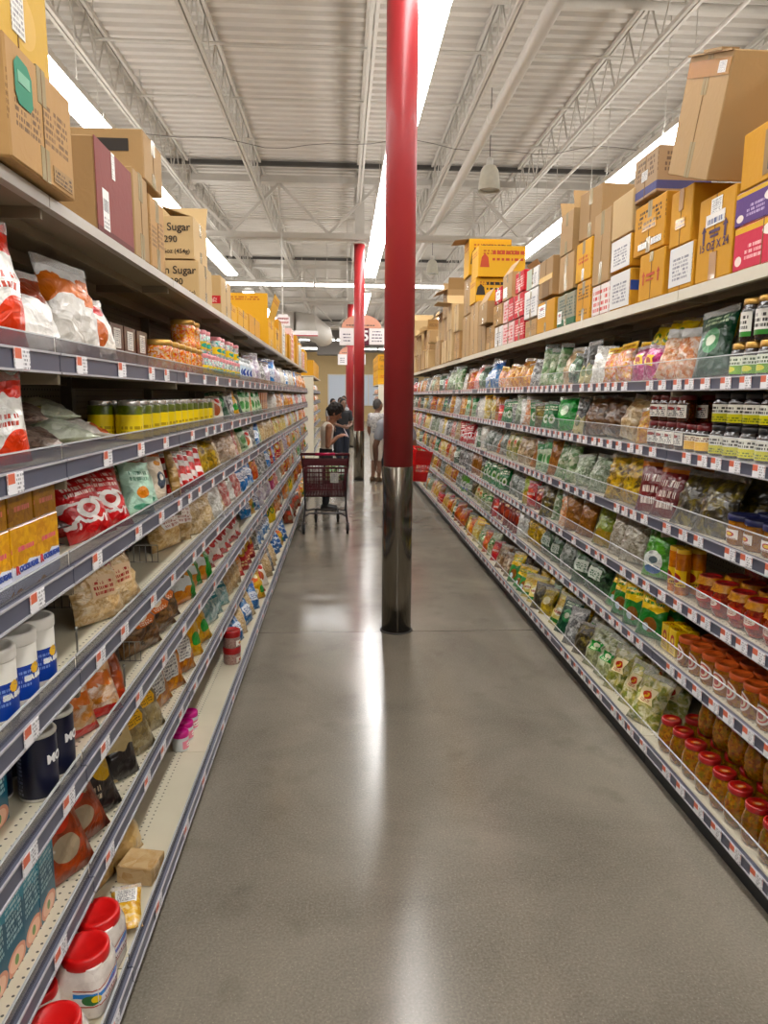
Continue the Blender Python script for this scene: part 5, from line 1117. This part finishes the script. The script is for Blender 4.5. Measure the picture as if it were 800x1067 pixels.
carton('low tan printed carton beside the amber labelled one','R',5.3,5.62,Z,2.275,.3,K_print); carton('white striped carton on the low tan printed one','R',5.3,5.68,2.29,2.5,.3,K_white); carton('pale green white carton topping the white striped one','R',5.3,5.62,2.505,2.65,.28,K_white,patch=[(.0,.45,.0,1,plain('pale green card','b8c4ae',.7),'green_panel')])
carton('red carton low on the shelf beside the low tan printed one','R',5.66,5.98,Z,2.325,.3,K_red); carton('pink and white printed carton low beside the red one','R',6.0,6.42,Z,2.325,.3,K_pinkw); carton('red carton in middle row beneath another red','R',5.7,6.02,2.335,2.52,.3,K_red); carton('red and pink carton in middle row under open flap box','R',6.04,6.42,2.335,2.52,.3,K_pinkw,patch=[(.55,1,.0,1,K_red,'red_panel')])
carton('red carton topmost of the red stack','R',5.72,6.0,2.53,2.69,.28,K_red); carton('tan carton with tent shaped flap above red and pink carton','R',6.12,6.47,2.53,2.74,.28,K_tan,flaps=(('f',-.6),('b',-.6)),patch=[(.1,.5,.1,.5,L_back,'paper_label')])
carton('white carton low on the shelf beyond the pink printed one','R',6.45,6.75,Z,2.33,.3,K_white); carton('low tan carton with pink print beyond the white one','R',6.78,7.15,Z,2.37,.3,K_print); carton('tan carton on the white carton beyond red stack','R',6.48,6.85,2.345,2.53,.3,K_print); carton('red carton with white label behind tent flap carton','R',6.52,6.8,2.54,2.68,.28,K_red,patch=[(.2,.8,.2,.8,L_white,'paper_label')])
carton('tan carton with peaked flap overhanging the low tan printed carton','R',6.9,7.3,2.40,2.60,.3,K_tan,d0=-.06,flaps=(('f',-.5),('b',-.5)))
carton('tall tan carton pair end standing before the yellow cartons','R',7.2,7.6,Z,2.58,.3,K_tan2)
def dog_print(r,m):
    b=MB(); b.lathe([(.001,-.002),(.03,0),(.034,.03),(.018,.05),(.001,.052)],12,M=E(PI/2,0,0)@Matrix.Diagonal((1,1,.03,1)))
    return b
def yellow_big(label,x0,x1,y,z0,z1,dep,mark):
    """yellow carton turned so that its long printed face looks down the aisle"""
    w=x1-x0; h=z1-z0-.003; b=MB(); b.cbox(-w/2,w/2,0,dep,0,h,.004); r=obj('cardboard_carton',b,K_yel,None,T((x0+x1)/2,y,z0+.0015)); tag(r,label,'carton')
    b=MB(); b.add([(-w*.36-.05,-.002,h*.3),(-w*.36+.05,-.002,h*.3),(-w*.36+.035,-.002,h*.62),(-w*.36,-.002,h*.75),(-w*.36-.035,-.002,h*.62)],[(0,1,2,3,4)]); obj('printed_emblem',b,mark,r)
    b=MB(); q=random.Random(len(label)); x=-w*.2
    while x<w*.4:
        l=q.uniform(.02,.05); b.box(x,x+l,-.002,0,h*.72,h*.84); b.box(x,x+l*.8,-.002,0,h*.52,h*.6); x+=l+.012
    obj('printed_lines',b,mark,r); b=MB(); b.box(-.0015,.0015,-.001,dep,h,h+.0012); obj('seam',b,K_dk,r); return r,w,h,dep
yellow_big('wide yellow carton with dark emblem at the foot of the yellow stack',1.41,1.80,7.75,2.69,2.94,.35,ink)
yellow_big('wide yellow carton with orange emblem middle of the yellow stack',1.42,1.92,7.7,2.945,3.26,.38,inkr)
r,w,h,dep=yellow_big('wide yellow carton with dark emblem and open flap topping the yellow stack',1.40,1.87,8.15,3.03,3.42,.34,ink)
b=MB(); b.box(-.16,0,0,.3,-.002,.002); obj('flap',b,K_tan,r,T(-w/2,.02,h)@E(0,-.12,0))
carton('tan carton bearing the topmost yellow carton','R',8.1,8.55,2.62,3.025,.45,K_tan2); carton('tan carton carrying the lower yellow cartons','R',7.62,8.08,Z,2.69,.42,K_tan)
carton('tall tan carton beyond the yellow stack, low on shelf','R',8.12,8.6,Z,2.61,.42,K_tan); 
q=random.Random(4); Yc=8.66; kk=0; st=0
while Yc<END['R']-.35:
    wd=q.uniform(.4,.56); z=Z; st+=1; n=(3,2,2,3,2,1,2,2,2,2)[st%10]
    dd=q.uniform(-.05,.06)
    for i in range(n):
        hh=q.uniform(.28,.4); fl=None
        if i==n-1 and q.random()<.8: fl=q.choice([(('l',.3),('r',.35),('f',1.9)),(('r',.4),('b',.3),('f',2.1)),(('f',1.5),('l',.5),('b',.2))])
        kk+=1; carton(('open ' if fl else 'closed ')+'tan carton, '+ordinal(kk)+' past the yellow stack, '+['on the shelf','second up','third up'][i],'R',Yc,Yc+wd*q.uniform(.85,1),z,z+hh,q.uniform(.3,.45),q.choice([K_tan,K_tan2,K_pale,K_print]),d0=dd+q.uniform(-.03,.03),flaps=fl,group='tan cartons past the yellow stack'); z+=hh
    Yc+=wd+q.uniform(.06,.3)
# the big tilted carton
r,w,h,d=carton('big tan carton tilted on top of the amber cartons, tape along its seam','R',2.78,3.15,2.575,3.0,.40,K_tan,d0=-.05,rot=E(0,.34,0),patch=[(.02,.98,.82,.95,m_brtape,'tape_band'),(.74,.9,.84,.93,L_back,'sticker')])
b=MB(); b.box(-w/2,w/2,-.012,.0,h-.003,h+.003); b.box(-w*.1,w*.3,-.016,.05,h+.002,h+.012); obj('flap',b,K_tan2,r,None)
carton('white grey carton set back behind the big tilted carton','R',2.1,2.6,2.63,3.0,.3,K_white,d0=.28,tape=False)
# -------- sugar side
r,w,h,d=carton('big tan carton with green emblem hanging over the shelf edge','L',1.52,1.86,Z+.004,2.385,.36,K_print,d0=-.045,patch=[(.62,.95,.05,.2,cardm('tan boxed text','a5845a',text=((.05,.95,.1,.9,'5a4632',3),)),'printed_box')],rot=None)
b=MB(); s=.045
pts=[(-.9,-.6),(-.6,-1),(.6,-1),(.9,-.7),(.9,.5),(.5,.9),(-.5,1),(-.9,.6)]
b.add([(-w*.28+x*s,-.002,h*.7+z*s) for x,z in pts],[tuple(range(8))]); obj('green_emblem',b,inkg,r)
b=MB(); b.box(-w*.28-.028,-w*.28+.028,-.003,-.002,h*.68,h*.78); obj('emblem_panel',b,plain('pale green ink','7fb89a',.7),r)
carton('yellow carton with paper strip stacked on green emblem carton','L',1.46,1.79,2.39,2.67,.34,cardm('yellow fruit','cfa648',blobs=((.6,.25,.2,.2,'d8b060'),(.5,.8,.3,.12,'c87a3a')),text=((.2,.8,.55,.75,'b5843a',2),)),d0=-.03,patch=[(.42,.6,.1,.5,L_back,'paper_strip')],tape=False)
r,w,h,d=carton('maroon faced carton with barcode label beside the green emblem carton','L',2.12,2.47,Z,2.40,.34,K_tan2,patch=[(.0,1,.0,1,K_maroon,'maroon_face'),(.14,.3,.05,.5,P_bar,'barcode_label'),(.42,.5,.7,1,L_back,'paper_strip')],tape=False)
carton('narrow tan carton with shiny tape beside the maroon one','L',2.49,2.67,Z,2.43,.32,K_tan); carton('second narrow tan carton with pink print and tape','L',2.69,2.9,Z,2.40,.32,K_print)
r,w,h,d=carton('tan carton with black printed bar topping the narrow tan pair','L',2.66,2.92,2.435,2.60,.36,K_tan,d0=-.005)
b=MB(); b.box(-w/2-.002,-w/2,.05,.16,h*.55,h*.8); obj('printed_bar',b,plain('black print','2a221c',.7),r)
carton('plain tan carton on shelf between narrow tan pair and sugar cartons','L',2.95,3.5,Z,2.36,.3,K_tan2,d0=.25)
for z0,z1,lab in ((Z,2.335,'lower tan carton lettered Sugar on the shelf'),(2.34,2.535,'upper tan carton lettered Sugar stacked on its twin')):
    r,w,h,d=carton(lab,'L',3.60,3.95,z0,z1,.36,K_pale,d0=.02 if z0>2.2 else .0,flaps=(('f',-1.25),('b',-1.2),('r',.5)) if z0>2.3 else None)
    letter(r,'n Sugar',.05,.088,h*.74,ink,face='xmin',w=w); letter(r,'4290',.042,.118,h*.45,ink,face='xmin',w=w); letter(r,'16oz (454g)',.029,.088,h*.17,ink,face='xmin',w=w)
r,w,h,d=carton('small tan carton with red band beyond the Sugar cartons','L',4.24,4.6,Z,2.37,.22,K_pale,d0=.0)
b=MB(); b.box(-w/2-.002,-w/2,.005,.215,h*.28,h*.48); obj('red_band',b,plain('card red','b5301c',.7),r)
for i,(a,bb,z1,mt,lab) in enumerate(((4.65,5.2,2.3,K_yel,'low yellow carton beyond the red band carton'),(5.25,5.8,2.32,K_yel,'second low yellow carton beyond red band carton'),(5.85,6.6,2.34,K_or,'amber carton before the large open yellow one'))): carton(lab,'L',a,bb,Z,z1,.4,mt,d0=.05)
r,w,h,d=carton('large open yellow carton with wide flap, far along sugar side','L',6.8,7.35,Z,2.4,.5,K_yel,d0=-.005,flaps=(('l',-.1),('f',.3)))
carton('yellow carton with black mark beyond the open yellow one','L',7.4,7.9,Z,2.38,.4,K_yel,patch=[(.4,.6,.5,.8,ink,'black_mark')])
q=random.Random(9); Yc=7.95; i=0
cols=[K_yel,K_or,K_pale,K_white,K_yelred,K_or,K_pinkw,K_yel]
while Yc<END['L']-.3:
    wd=q.uniform(.3,.48); hh=q.uniform(.3,.45); i+=1
    carton(q.choice(['upright','tall','standing'])+' '+['yellow','amber','pale tan','white','red printed yellow','amber','pink printed','yellow'][i%8]+' carton, '+ordinal(i)+' past the black marked one','L',Yc,Yc+wd-.02,Z,Z+hh,.35,cols[i%8],d0=q.uniform(-.005,.03)); Yc+=wd
q=random.Random(12); i=0
for Y in (29.0,29.9,30.8,31.8,32.7):
    for lv in range(2):
        i+=1; carton(ordinal(i)+' orange carton piled on the distant shelving past the basket','R',Y,Y+.8,Z+lv*.6,Z+lv*.6+.58,.45,K_or2 if lv else K_yelred,d0=-.02,tape=False)
i=0
for Y in (17.0,17.9,18.8,19.8):
    i+=1; carton(ordinal(i)+' amber carton on the distant shelving past the cart','L',Y,Y+.7,Z,Z+.36,.4,K_or,tape=False)
# ------------------------------------------------------------------ people
def sphere(b,c,r,s=(1,1,1),n=14,M=None):
    m=T(*c)@(M or Matrix())@Matrix.Diagonal((s[0],s[1],s[2],1))
    prof=[(max(.0005,r*math.sin(PI*i/10)),-r*math.cos(PI*i/10)) for i in range(11)]
    b.lathe(prof,n,M=m)
def limb(b,pts,rad):
    P=[Vector(p) for p in pts]
    # subdivide for smooth bends
    b.tube(P,list(rad),10)
    for p,r in zip(P,rad): sphere(b,p,r*.995,n=10)
def remesh(b,voxel,mat,name,it=4):
    me=b.mesh(name+' raw',mat); o=bpy.data.objects.new('tmp',me); COL.objects.link(o)
    m=o.modifiers.new('r','REMESH'); m.mode='VOXEL'; m.voxel_size=voxel; m.use_smooth_shade=True
    s=o.modifiers.new('s','SMOOTH'); s.factor=.5; s.iterations=it
    dg=bpy.context.evaluated_depsgraph_get(); dg.update(); out=bpy.data.meshes.new_from_object(o.evaluated_get(dg))
    bpy.data.objects.remove(o); bpy.data.meshes.remove(me)
    out.name=name; out.materials.clear(); out.materials.append(mat); return out
def hand(b,w,d,up,side,H,curl=.5):
    """palm and five bent fingers; w wrist, d direction of the hand, up back-of-hand normal, side thumb side"""
    w=Vector(w); d=Vector(d).normalized(); up=Vector(up); up=(up-d*up.dot(d)).normalized(); s=d.cross(up)*side
    L=.105*H; pal=L*.5
    for k in range(4):
        o=(k-1.5)*.0115*H
        base=w+d*pal+s*(-o); b.tube([w+s*(-o*.6),base],[.0095*H,.0085*H],8)
        ln=L*(.47,.52,.48,.38)[k]; a=curl
        p1=base+(d*math.cos(a*.5)-up*math.sin(a*.5))*ln*.42; p2=p1+(d*math.cos(a*1.3)-up*math.sin(a*1.3))*ln*.33; p3=p2+(d*math.cos(a*2)-up*math.sin(a*2))*ln*.25
        limb(b,[base,p1,p2,p3],[.0058*H,.0054*H,.005*H,.0045*H])
    t0=w+d*L*.12+s*.015*H; t1=t0+(d*.6+s*.7-up*.3)*L*.25; t2=t1+(d*.9+s*.2-up*.4)*L*.22
    limb(b,[t0,t1,t2],[.0075*H,.0065*H,.0052*H])
SK={}
def person(name_label,x,y,face,H,skin,hairc,arms,shirt,bottom,shoes,legs=None,headpitch=0,headyaw=0,hair='short',lean=0.0,sleeve=.55,plen=1.0,vox=.0075,headoff=(0,0),prints=None):
    sm=plain('skin '+skin,skin,.5,noise=.03,nscale=8); hm=plain('hair '+hairc,hairc,.75,noise=.12,nscale=40,bump=.4)
    h=H; J=lambda a:Vector((a[0]*h,a[1]*h,a[2]*h))
    legs=legs or (((-.055,-.012,.285),(-.055,.012,.045)),((.055,-.012,.285),(.055,.012,.045)))
    f=lean
    pel=(0,0,.52); ch=(0,-.10*f,.735); nk=(0,-.16*f,.83)
    b=MB()
    def torso(b,g=0.0,z0=.47,z1=.835,belly=0.0):
        prof=[(.02,.455),(.078,.475),(.090,.52),(.080,.59),(.076,.63),(.088,.71),(.094,.765),(.088,.8),(.055,.825),(.03,.84)]
        pr=[((r+g)*h,z*h) for r,z in prof if z0<=z<=z1 or True]
        Ms=Matrix(((1,0,0,0),(0,1,-.45*f*.5,.45*f*.5*.5*h),(0,0,1,0),(0,0,0,1)))
        b.lathe(pr,20,sy=.62,M=Ms@T(0,.005*h,0))
    torso(b)
    hx,hy=headoff
    hc=Vector((hx*h,(-.02-.17*f+hy)*h,.925*h)); HM=E(-headpitch,0,headyaw) if False else Matrix.Rotation(headyaw,4,'Z')@Matrix.Rotation(headpitch,4,'X')
    limb(b,[J(nk),hc-Vector((0,0,.045*h))],[.032*h,.031*h])
    hr=.062*h
    def hp(p): return hc+(HM@Vector(p))*1.0
    sphere(b,hc,hr,(.82,.98,1.12),18,HM)
    sphere(b,hp((0,-.028*h,-.03*h)),.036*h,(.85,.85,1),12,HM)                              # jaw and chin
    b.tube([hp((0,-.058*h,.008*h)),hp((0,-.074*h,-.014*h)),hp((0,-.062*h,-.02*h))],[.005*h,.0095*h,.006*h],8)   # nose
    for s in (-1,1): sphere(b,hp((s*.053*h,.004*h,-.004*h)),.015*h,(.35,.7,1.1),10,HM)    # ears
    sphere(b,hp((0,-.06*h,-.036*h)),.011*h,(1.3,.5,.5),10,HM)                             # lips
    for s,arm in zip((-1,1),arms):
        sh=Vector((s*.108*h,-.12*f*h,.795*h)); el=J(arm[0]); wr=J(arm[1])
        limb(b,[Vector((s*.06*h,-.12*f*h,.79*h)),sh,(sh*.5+el*.5),el,(el*.6+wr*.4),wr],[.034*h,.034*h,.029*h,.024*h,.024*h,.016*h])
        d=arm[2] if len(arm)>2 else (wr-el).normalized()
        hand(b,wr,d,arm[3] if len(arm)>3 else (s,0,.2),s if len(arm)<5 else arm[4],h,.55)
    for s,lg in zip((-1,1),legs):
        hp_=Vector((s*.05*h,0,.5*h)); kn=J(lg[0]); an=J(lg[1])
        limb(b,[hp_,(hp_*.5+kn*.5),kn,(kn*.62+an*.38),an],[.055*h,.046*h,.033*h,.033*h,.02*h])
        limb(b,[an+Vector((0,.01*h,-.02*h)),an+Vector((s*.006*h,-.085*h,-.026*h))],[.022*h,.017*h])
    body=link('person',remesh(b,vox,sm,'person'),None,T(x,y,0)@E(0,0,face)); tag(body,name_label,'person')
    # hair
    b=MB()
    if hair=='curly':
        r=random.Random(3)
        for i in range(120):
            a=r.uniform(0,2*PI); e=r.uniform(-.15,1.4); d=Vector((math.cos(a)*math.cos(e)*.85,math.sin(a)*math.cos(e),math.sin(e)*1.1))
            if d.y<-.45 and d.z<.55: continue
            sphere(b,hp(d*hr*r.uniform(1.12,1.3)+Vector((0,.006*h,.006*h))),.015*h*r.uniform(.8,1.3),n=8)
        sphere(b,hp((0,.012*h,.016*h)),hr*1.15,(.84,.95,1.05),14,HM)
    else:
        sphere(b,hp((0,.012*h,.013*h)),hr*(1.06 if hair!='shaved' else 1.025),(.84,.93,1.1),16,HM)
        if hair=='long': sphere(b,hp((0,.035*h,-.03*h)),hr*.9,(.9,.6,1.3),14,HM)
    hm_=remesh(b,vox,hm,'hair',2); link('hair',hm_,body)
    b=MB()
    for s in (-1,1): sphere(b,hp((s*.022*h,-.056*h,.008*h)),.0065*h,(1,.6,.8),8,HM)
    obj('eyes',b,m_black,body)
    b=MB()
    for s in (-1,1): b.tube([hp((s*.012*h,-.061*h,.021*h)),hp((s*.032*h,-.055*h,.022*h))],[.0028*h,.002*h],6)
    obj('eyebrows',b,hm,body)
    # clothes
    b=MB(); torso(b,.009); smat,stype=shirt
    if stype=='tank':
        for s in (-1,1): limb(b,[Vector((s*.06*h,-.12*f*h-.02*h,.77*h)),Vector((s*.062*h,-.12*f*h,.815*h)),Vector((s*.055*h,.02*h-.1*f*h,.78*h))],[.022*h,.02*h,.022*h])
    else:
        for s,arm in zip((-1,1),arms):
            sh=Vector((s*.108*h,-.12*f*h,.795*h)); el=J(arm[0]); e2=sh+(el-sh)*(1.0 if stype=='long' else sleeve)
            limb(b,[Vector((s*.05*h,-.12*f*h,.785*h)),sh,sh*.5+e2*.5,e2],[.043*h,.043*h,.041*h,.04*h])
            if stype=='long': limb(b,[el,J(arm[1])],[.034*h,.024*h])
    so=link('shirt' if stype!='tank' else 'tank_top',remesh(b,vox,smat,'shirt',3),body)
    b=MB(); b.lathe([((r_+.012)*h,z*h) for r_,z in ((.02,.45),(.08,.465),(.092,.52),(.083,.59),(.03,.6))],18,sy=.64,M=T(0,.005*h,0))
    for s,lg in zip((-1,1),legs):
        hp_=Vector((s*.05*h,0,.5*h)); kn=J(lg[0]); an=J(lg[1]); end=kn if plen<.5 else (kn*.15+an*.85)
        if plen<.5: limb(b,[hp_,hp_*.5+kn*.5,kn+Vector((0,0,.01*h))],[.058*h,.054*h,.05*h])
        else: limb(b,[hp_,hp_*.5+kn*.5,kn,end],[.062*h,.054*h,.044*h,.036*h])
    link('shorts' if plen<.5 else 'trousers',remesh(b,vox,bottom,'trousers',3),body)
    for s,lg in zip((-1,1),legs):
        an=J(lg[1]); b=MB(); z=an.z
        limb(b,[an+Vector((0,.022*h,-.022*h)),an+Vector((s*.004*h,-.04*h,-.024*h)),an+Vector((s*.008*h,-.095*h,-.028*h))],[.025*h,.026*h,.02*h]); limb(b,[an,an+Vector((0,.005*h,-.015*h))],[.028*h,.028*h])
        m=remesh(b,.006,shoes,'shoe',2)
        for v in m.vertices:
            if v.co.z<.002: v.co.z=.002
        link('shoe',m,body)
    if prints: prints(so,h)
    return body
c_tank=plain('white cotton','ddd6c8',.85,noise=.03,nscale=30,bump=.15); c_tee=pk('printed tee','d8d6d4',content=('dcdad8','cfcdcc',18,'6a7078'),rough=.85,bump=.1,coat=0); c_short=plain('white shorts cloth','d8d0c4',.85,noise=.04)
c_grey=plain('grey cotton','8f929a',.85,noise=.04,bump=.15); c_denim=plain('dark denim','2a303c',.85); c_char=plain('charcoal cloth','26262a',.85); c_shoeb=plain('black shoe','121214',.6); c_light=plain('light grey cloth','a8a8ac',.85); c_drk=plain('dark blue cloth','1c2230',.85); c_sand=plain('tan sandal','6a5038',.7)
w=person('woman in white tank top looking down at her phone behind the maroon cart',-.245,10.62,PI/2,1.56,'9a684c','1c1512',
  (((-.125,-.015,.62),(-.05,-.105,.70),(.25,-.9,.35),(-.3,-.2,.9)),((.125,-.02,.62),(.04,-.11,.70),(-.2,-.9,.35),(.3,-.2,.9))),(c_tank,'tank'),c_char,c_shoeb,headpitch=.5,hair='curly',lean=.25,headoff=(0,-.02))
b=MB(); b.cbox(-.036,.036,-.004,.004,-.075,.075,.003,0); b.box(-.032,.032,.004,.0048,-.068,.068,1)
ph=obj('phone',b,[plain('phone case','d8c8d0',.4),emit('phone screen','dfe6f5',1.2)],None,T(-.245+.296,10.62,1.15)@E(0,0,PI/2)@E(-.5,0,0)); tag(ph,'pale phone held up by the woman in white tank top','phone')
person('man in white printed shirt and white shorts turned away beyond the pillar',.67,14.12,math.radians(128),1.63,'8a6450','4a4644',
  (((-.135,.01,.62),(-.125,-.05,.47)),((.135,.01,.62),(.125,-.06,.48))),(c_tee,'tee'),c_short,c_sand,hair='shaved',plen=.4)
person('person in grey shirt half hidden behind the red pillar, holding red basket',.70,9.55,math.radians(185),1.66,'7c5a48','1a1514',
  (((-.165,-.02,.62),(-.17,-.09,.50),(0,-.15,-1)),((.16,-.0,.62),(.145,-.07,.485),(0,-.4,-1))),(c_grey,'tee'),c_denim,c_shoeb,hair='short',headyaw=.3,headpitch=.2,headoff=(.03,-.02))
person('distant shopper in dark clothes between the woman and second pillar',.0,17.2,math.radians(20),1.62,'7c5a48','17120f',(((-.13,-.02,.63),(-.05,-.12,.6)),((.13,-.02,.63),(.05,-.12,.6))),(c_char,'tee'),c_drk,c_shoeb,vox=.012)
person('distant shopper in light grey top behind the dark clothed shopper',-.06,20.3,math.radians(10),1.64,'8a6450','17120f',(((-.13,-.02,.63),(-.12,-.06,.5)),((.13,-.02,.63),(.12,-.06,.5))),(c_light,'tee'),c_denim,c_shoeb,vox=.012)
person('distant dark haired shopper just past the curly haired woman',-.30,21.5,math.radians(30),1.6,'8a6450','17120f',(((-.13,-.02,.63),(-.12,-.06,.5)),((.13,-.02,.63),(.12,-.06,.5))),(c_light,'tee'),c_char,c_shoeb,hair='long',vox=.012)
person('farthest dark haired shopper standing toward the pale blue panel'.replace('farthest','remote'),.05,25.2,math.radians(-20),1.68,'8a6450','17120f',(((-.13,-.02,.63),(-.12,-.06,.5)),((.13,-.02,.63),(.12,-.06,.5))),(c_grey,'tee'),c_drk,c_shoeb,vox=.014)

# ------------------------------------------------------------------ shopping cart, handle end toward us
m_cart=plain('maroon cart plastic','54101c',.45,noise=.03); m_cart2=plain('red cart plastic','8a1a28',.4,noise=.03); m_frame=plain('dark cart frame','4a474a',.35,.6,noise=.02); m_tyre=plain('cart tyre','1c1b1c',.6); m_hub=plain('cart hub','77777a',.4)
root=link('shopping_cart',None,None,T(-.215,8.72,0)); tag(root,'maroon plastic shopping cart parked before the woman in white tank top','shopping cart')
def lat(b,P00,P10,P01,P11,nu,nv,t=.007):
    P00,P10,P01,P11=map(Vector,(P00,P10,P01,P11)); f=lambda u,v:(P00*(1-u)+P10*u)*(1-v)+(P01*(1-u)+P11*u)*v
    for i in range(nu+1): b.bar(f(i/nu,0),f(i/nu,1),t*(2.2 if i in (0,nu) else 1),t)
    for j in range(nv+1): b.bar(f(0,j/nv),f(1,j/nv),t,t*(2.6 if j in (0,nv) else 1))
b=MB(); zt,zb=.93,.46
A=[(-.285,0,zt),(.285,0,zt),(.25,.92,.84),(-.25,.92,.84)]; Bm=[(-.25,.06,zb),(.25,.06,zb),(.21,.82,.52),(-.21,.82,.52)]
for i in range(4):
    j=(i+1)%4; lat(b,Bm[i],Bm[j],A[i],A[j],14 if i%2==0 else 20,8)
lat(b,Bm[0],Bm[1],Bm[3],Bm[2],14,18); obj('basket',b,m_cart,root)
b=MB(); lat(b,(-.24,-.006,.55),(.24,-.006,.55),(-.25,-.012,.82),(.25,-.012,.82),9,5,.009); b.cbox(-.27,.27,-.02,.0,.85,.925,.006)
o=obj('child_seat_flap',b,m_cart,root); b=MB(); b.box(.06,.16,-.0185,-.017,.64,.76); obj('sticker',b,L_back,o)
b=MB(); b.tube([(-.3,-.03,.99),(.3,-.03,.99)],.017,10); b.tube([(-.29,-.03,.99),(-.285,.02,.92)],.012,8); b.tube([(.29,-.03,.99),(.285,.02,.92)],.012,8); o=obj('handle',b,m_cart,root)
b=MB(); b.tube([(-.12,-.03,.99),(.12,-.03,.99)],.0185,10); obj('handle_grip_label',b,L_pink,o)
b=MB()
for s in (-1,1):
    b.tube([(s*.27,.03,.8),(s*.255,.03,.5),(s*.25,.03,.33),(s*.26,.0,.22),(s*.27,-.02,.15)],.012,8)
    b.tube([(s*.255,.03,.33),(s*.24,.12,.27),(s*.16,.7,.2),(s*.15,.78,.15)],.012,8)
b.tube([(-.262,.0,.21),(-.2,.03,.25),(.2,.03,.25),(.262,.0,.21)],.012,8); b.tube([(-.155,.75,.18),(.155,.75,.18)],.012,8); obj('frame',b,m_frame,root)
for (x,y) in ((-.272,-.03),(.272,-.03),(-.15,.8),(.15,.8)):
    wl=MB(); 
    for s in (-1,1): wl.box(x+s*.021-.002,x+s*.021+.002,y-.02,y+.02,.05,.14)
    wl.box(x-.023,x+.023,y-.02,y+.02,.135,.145); wl.tube([(x,y,.14),(x,y,.16)],.01,8); fk=obj('caster_fork',wl,m_frame,root)
    wl=MB(); wl.lathe([(.02,-.016),(.06,-.016),(.064,-.01),(.064,.01),(.06,.016),(.02,.016)],20,M=T(x,y,.064)@E(0,PI/2,0)); obj('wheel',wl,m_tyre,fk)
    wl=MB(); wl.lathe([(.026,-.019),(.028,-.017),(.028,.017),(.026,.019)],14,M=T(x,y,.064)@E(0,PI/2,0)); obj('hub',wl,m_hub,fk)
def loose(key,M,label): return spawn(KIND[key],M,label)
loose('palegreen',T(-.13,8.99,.64)@E(0,0,.3)@E(-.25,0,0)@Matrix.Scale(1.35,4),'bag of pale green vegetables lying in the maroon cart')
loose('whiteclear',T(-.36,8.98,.60)@E(0,0,-.3)@E(-.2,0,0)@Matrix.Scale(1.35,4),'white clear bag lying in the maroon cart beside the greens')
loose('darkgreenclear',T(-.02,9.1,.62)@E(0,0,.2)@E(-.35,0,0)@Matrix.Scale(1.2,4),'dark leafy bag lying deepest in the maroon cart')
# ------------------------------------------------------------------ red hand basket
m_bk=plain('bright red basket plastic','e01218',.35,noise=.03,coat=.2)
root=link('hand_basket',None,None,T(.93,9.33,.60)@E(.0,.12,.9)@Matrix.Diagonal((1,1,1.45,1))); tag(root,'bright red shopping basket beside the red pillar, held by person in grey','shopping basket')
b=MB(); Am=[(-.2,-.14,.26),(.2,-.14,.26),(.2,.14,.26),(-.2,.14,.26)]; Bb=[(-.155,-.105,0),(.155,-.105,0),(.155,.105,0),(-.155,.105,0)]
for i in range(4):
    j=(i+1)%4; a0,a1,b0,b1=map(Vector,(Am[i],Am[j],Bb[i],Bb[j]))
    lat(b,b0,b1,a0,a1,10 if i%2==0 else 7,5,.007)
    b.add([b0+(a0-b0)*.55,b1+(a1-b1)*.55,a1,a0],[(0,1,2,3)]); b.add([b0,b1,b1+(a1-b1)*.3,b0+(a0-b0)*.3],[(0,1,2,3)])
b.box(-.155,.155,-.105,.105,0,.006); obj('basket_body',b,m_bk,root)
b=MB()
for i in range(4): b.bar(Am[i],Am[(i+1)%4],.026,.02)
obj('basket_rim',b,m_bk,root)
for s in (-1,1):
    b=MB(); b.tube([(-.16,s*.13,.26),(-.14,s*.06,.29),(-.06,s*.02,.305),(.06,s*.02,.305),(.14,s*.06,.29),(.16,s*.13,.26)],.008,8); obj('handle',b,m_bk,root)

# ------------------------------------------------------------------ camera, world, view
cam=bpy.data.cameras.new('camera'); cam.sensor_fit='HORIZONTAL'; cam.sensor_width=36; cam.lens=740/800*36; cam.clip_start=.05; cam.clip_end=200
co=bpy.data.objects.new('camera',cam); COL.objects.link(co); scene.camera=co
FW=Vector((0.057746, 0.985169, -0.161576)); RT=Vector((0.99833, -0.057246, 0.007751)); DN=Vector((-0.001614, -0.161754, -0.98683))
m=Matrix.Identity(4)
for i in range(3): m[i][0]=RT[i]; m[i][1]=-DN[i]; m[i][2]=-FW[i]
m[0][3],m[1][3],m[2][3]=0,0,1.7
co.matrix_world=m
w=bpy.data.worlds.new('world'); scene.world=w; w.use_nodes=True
w.node_tree.nodes['Background'].inputs[0].default_value=(.9,.95,1,1); w.node_tree.nodes['Background'].inputs[1].default_value=.3
vs=scene.view_settings; vs.view_transform='Standard'; vs.look='None'; vs.gamma=1; vs.use_curve_mapping=False; vs.exposure=1.15
scene.cycles.max_bounces=8; scene.cycles.diffuse_bounces=4; scene.cycles.glossy_bounces=4; scene.cycles.transparent_max_bounces=24; scene.cycles.transmission_bounces=4
scene.cycles.use_denoising=True; scene.cycles.sample_clamp_indirect=6
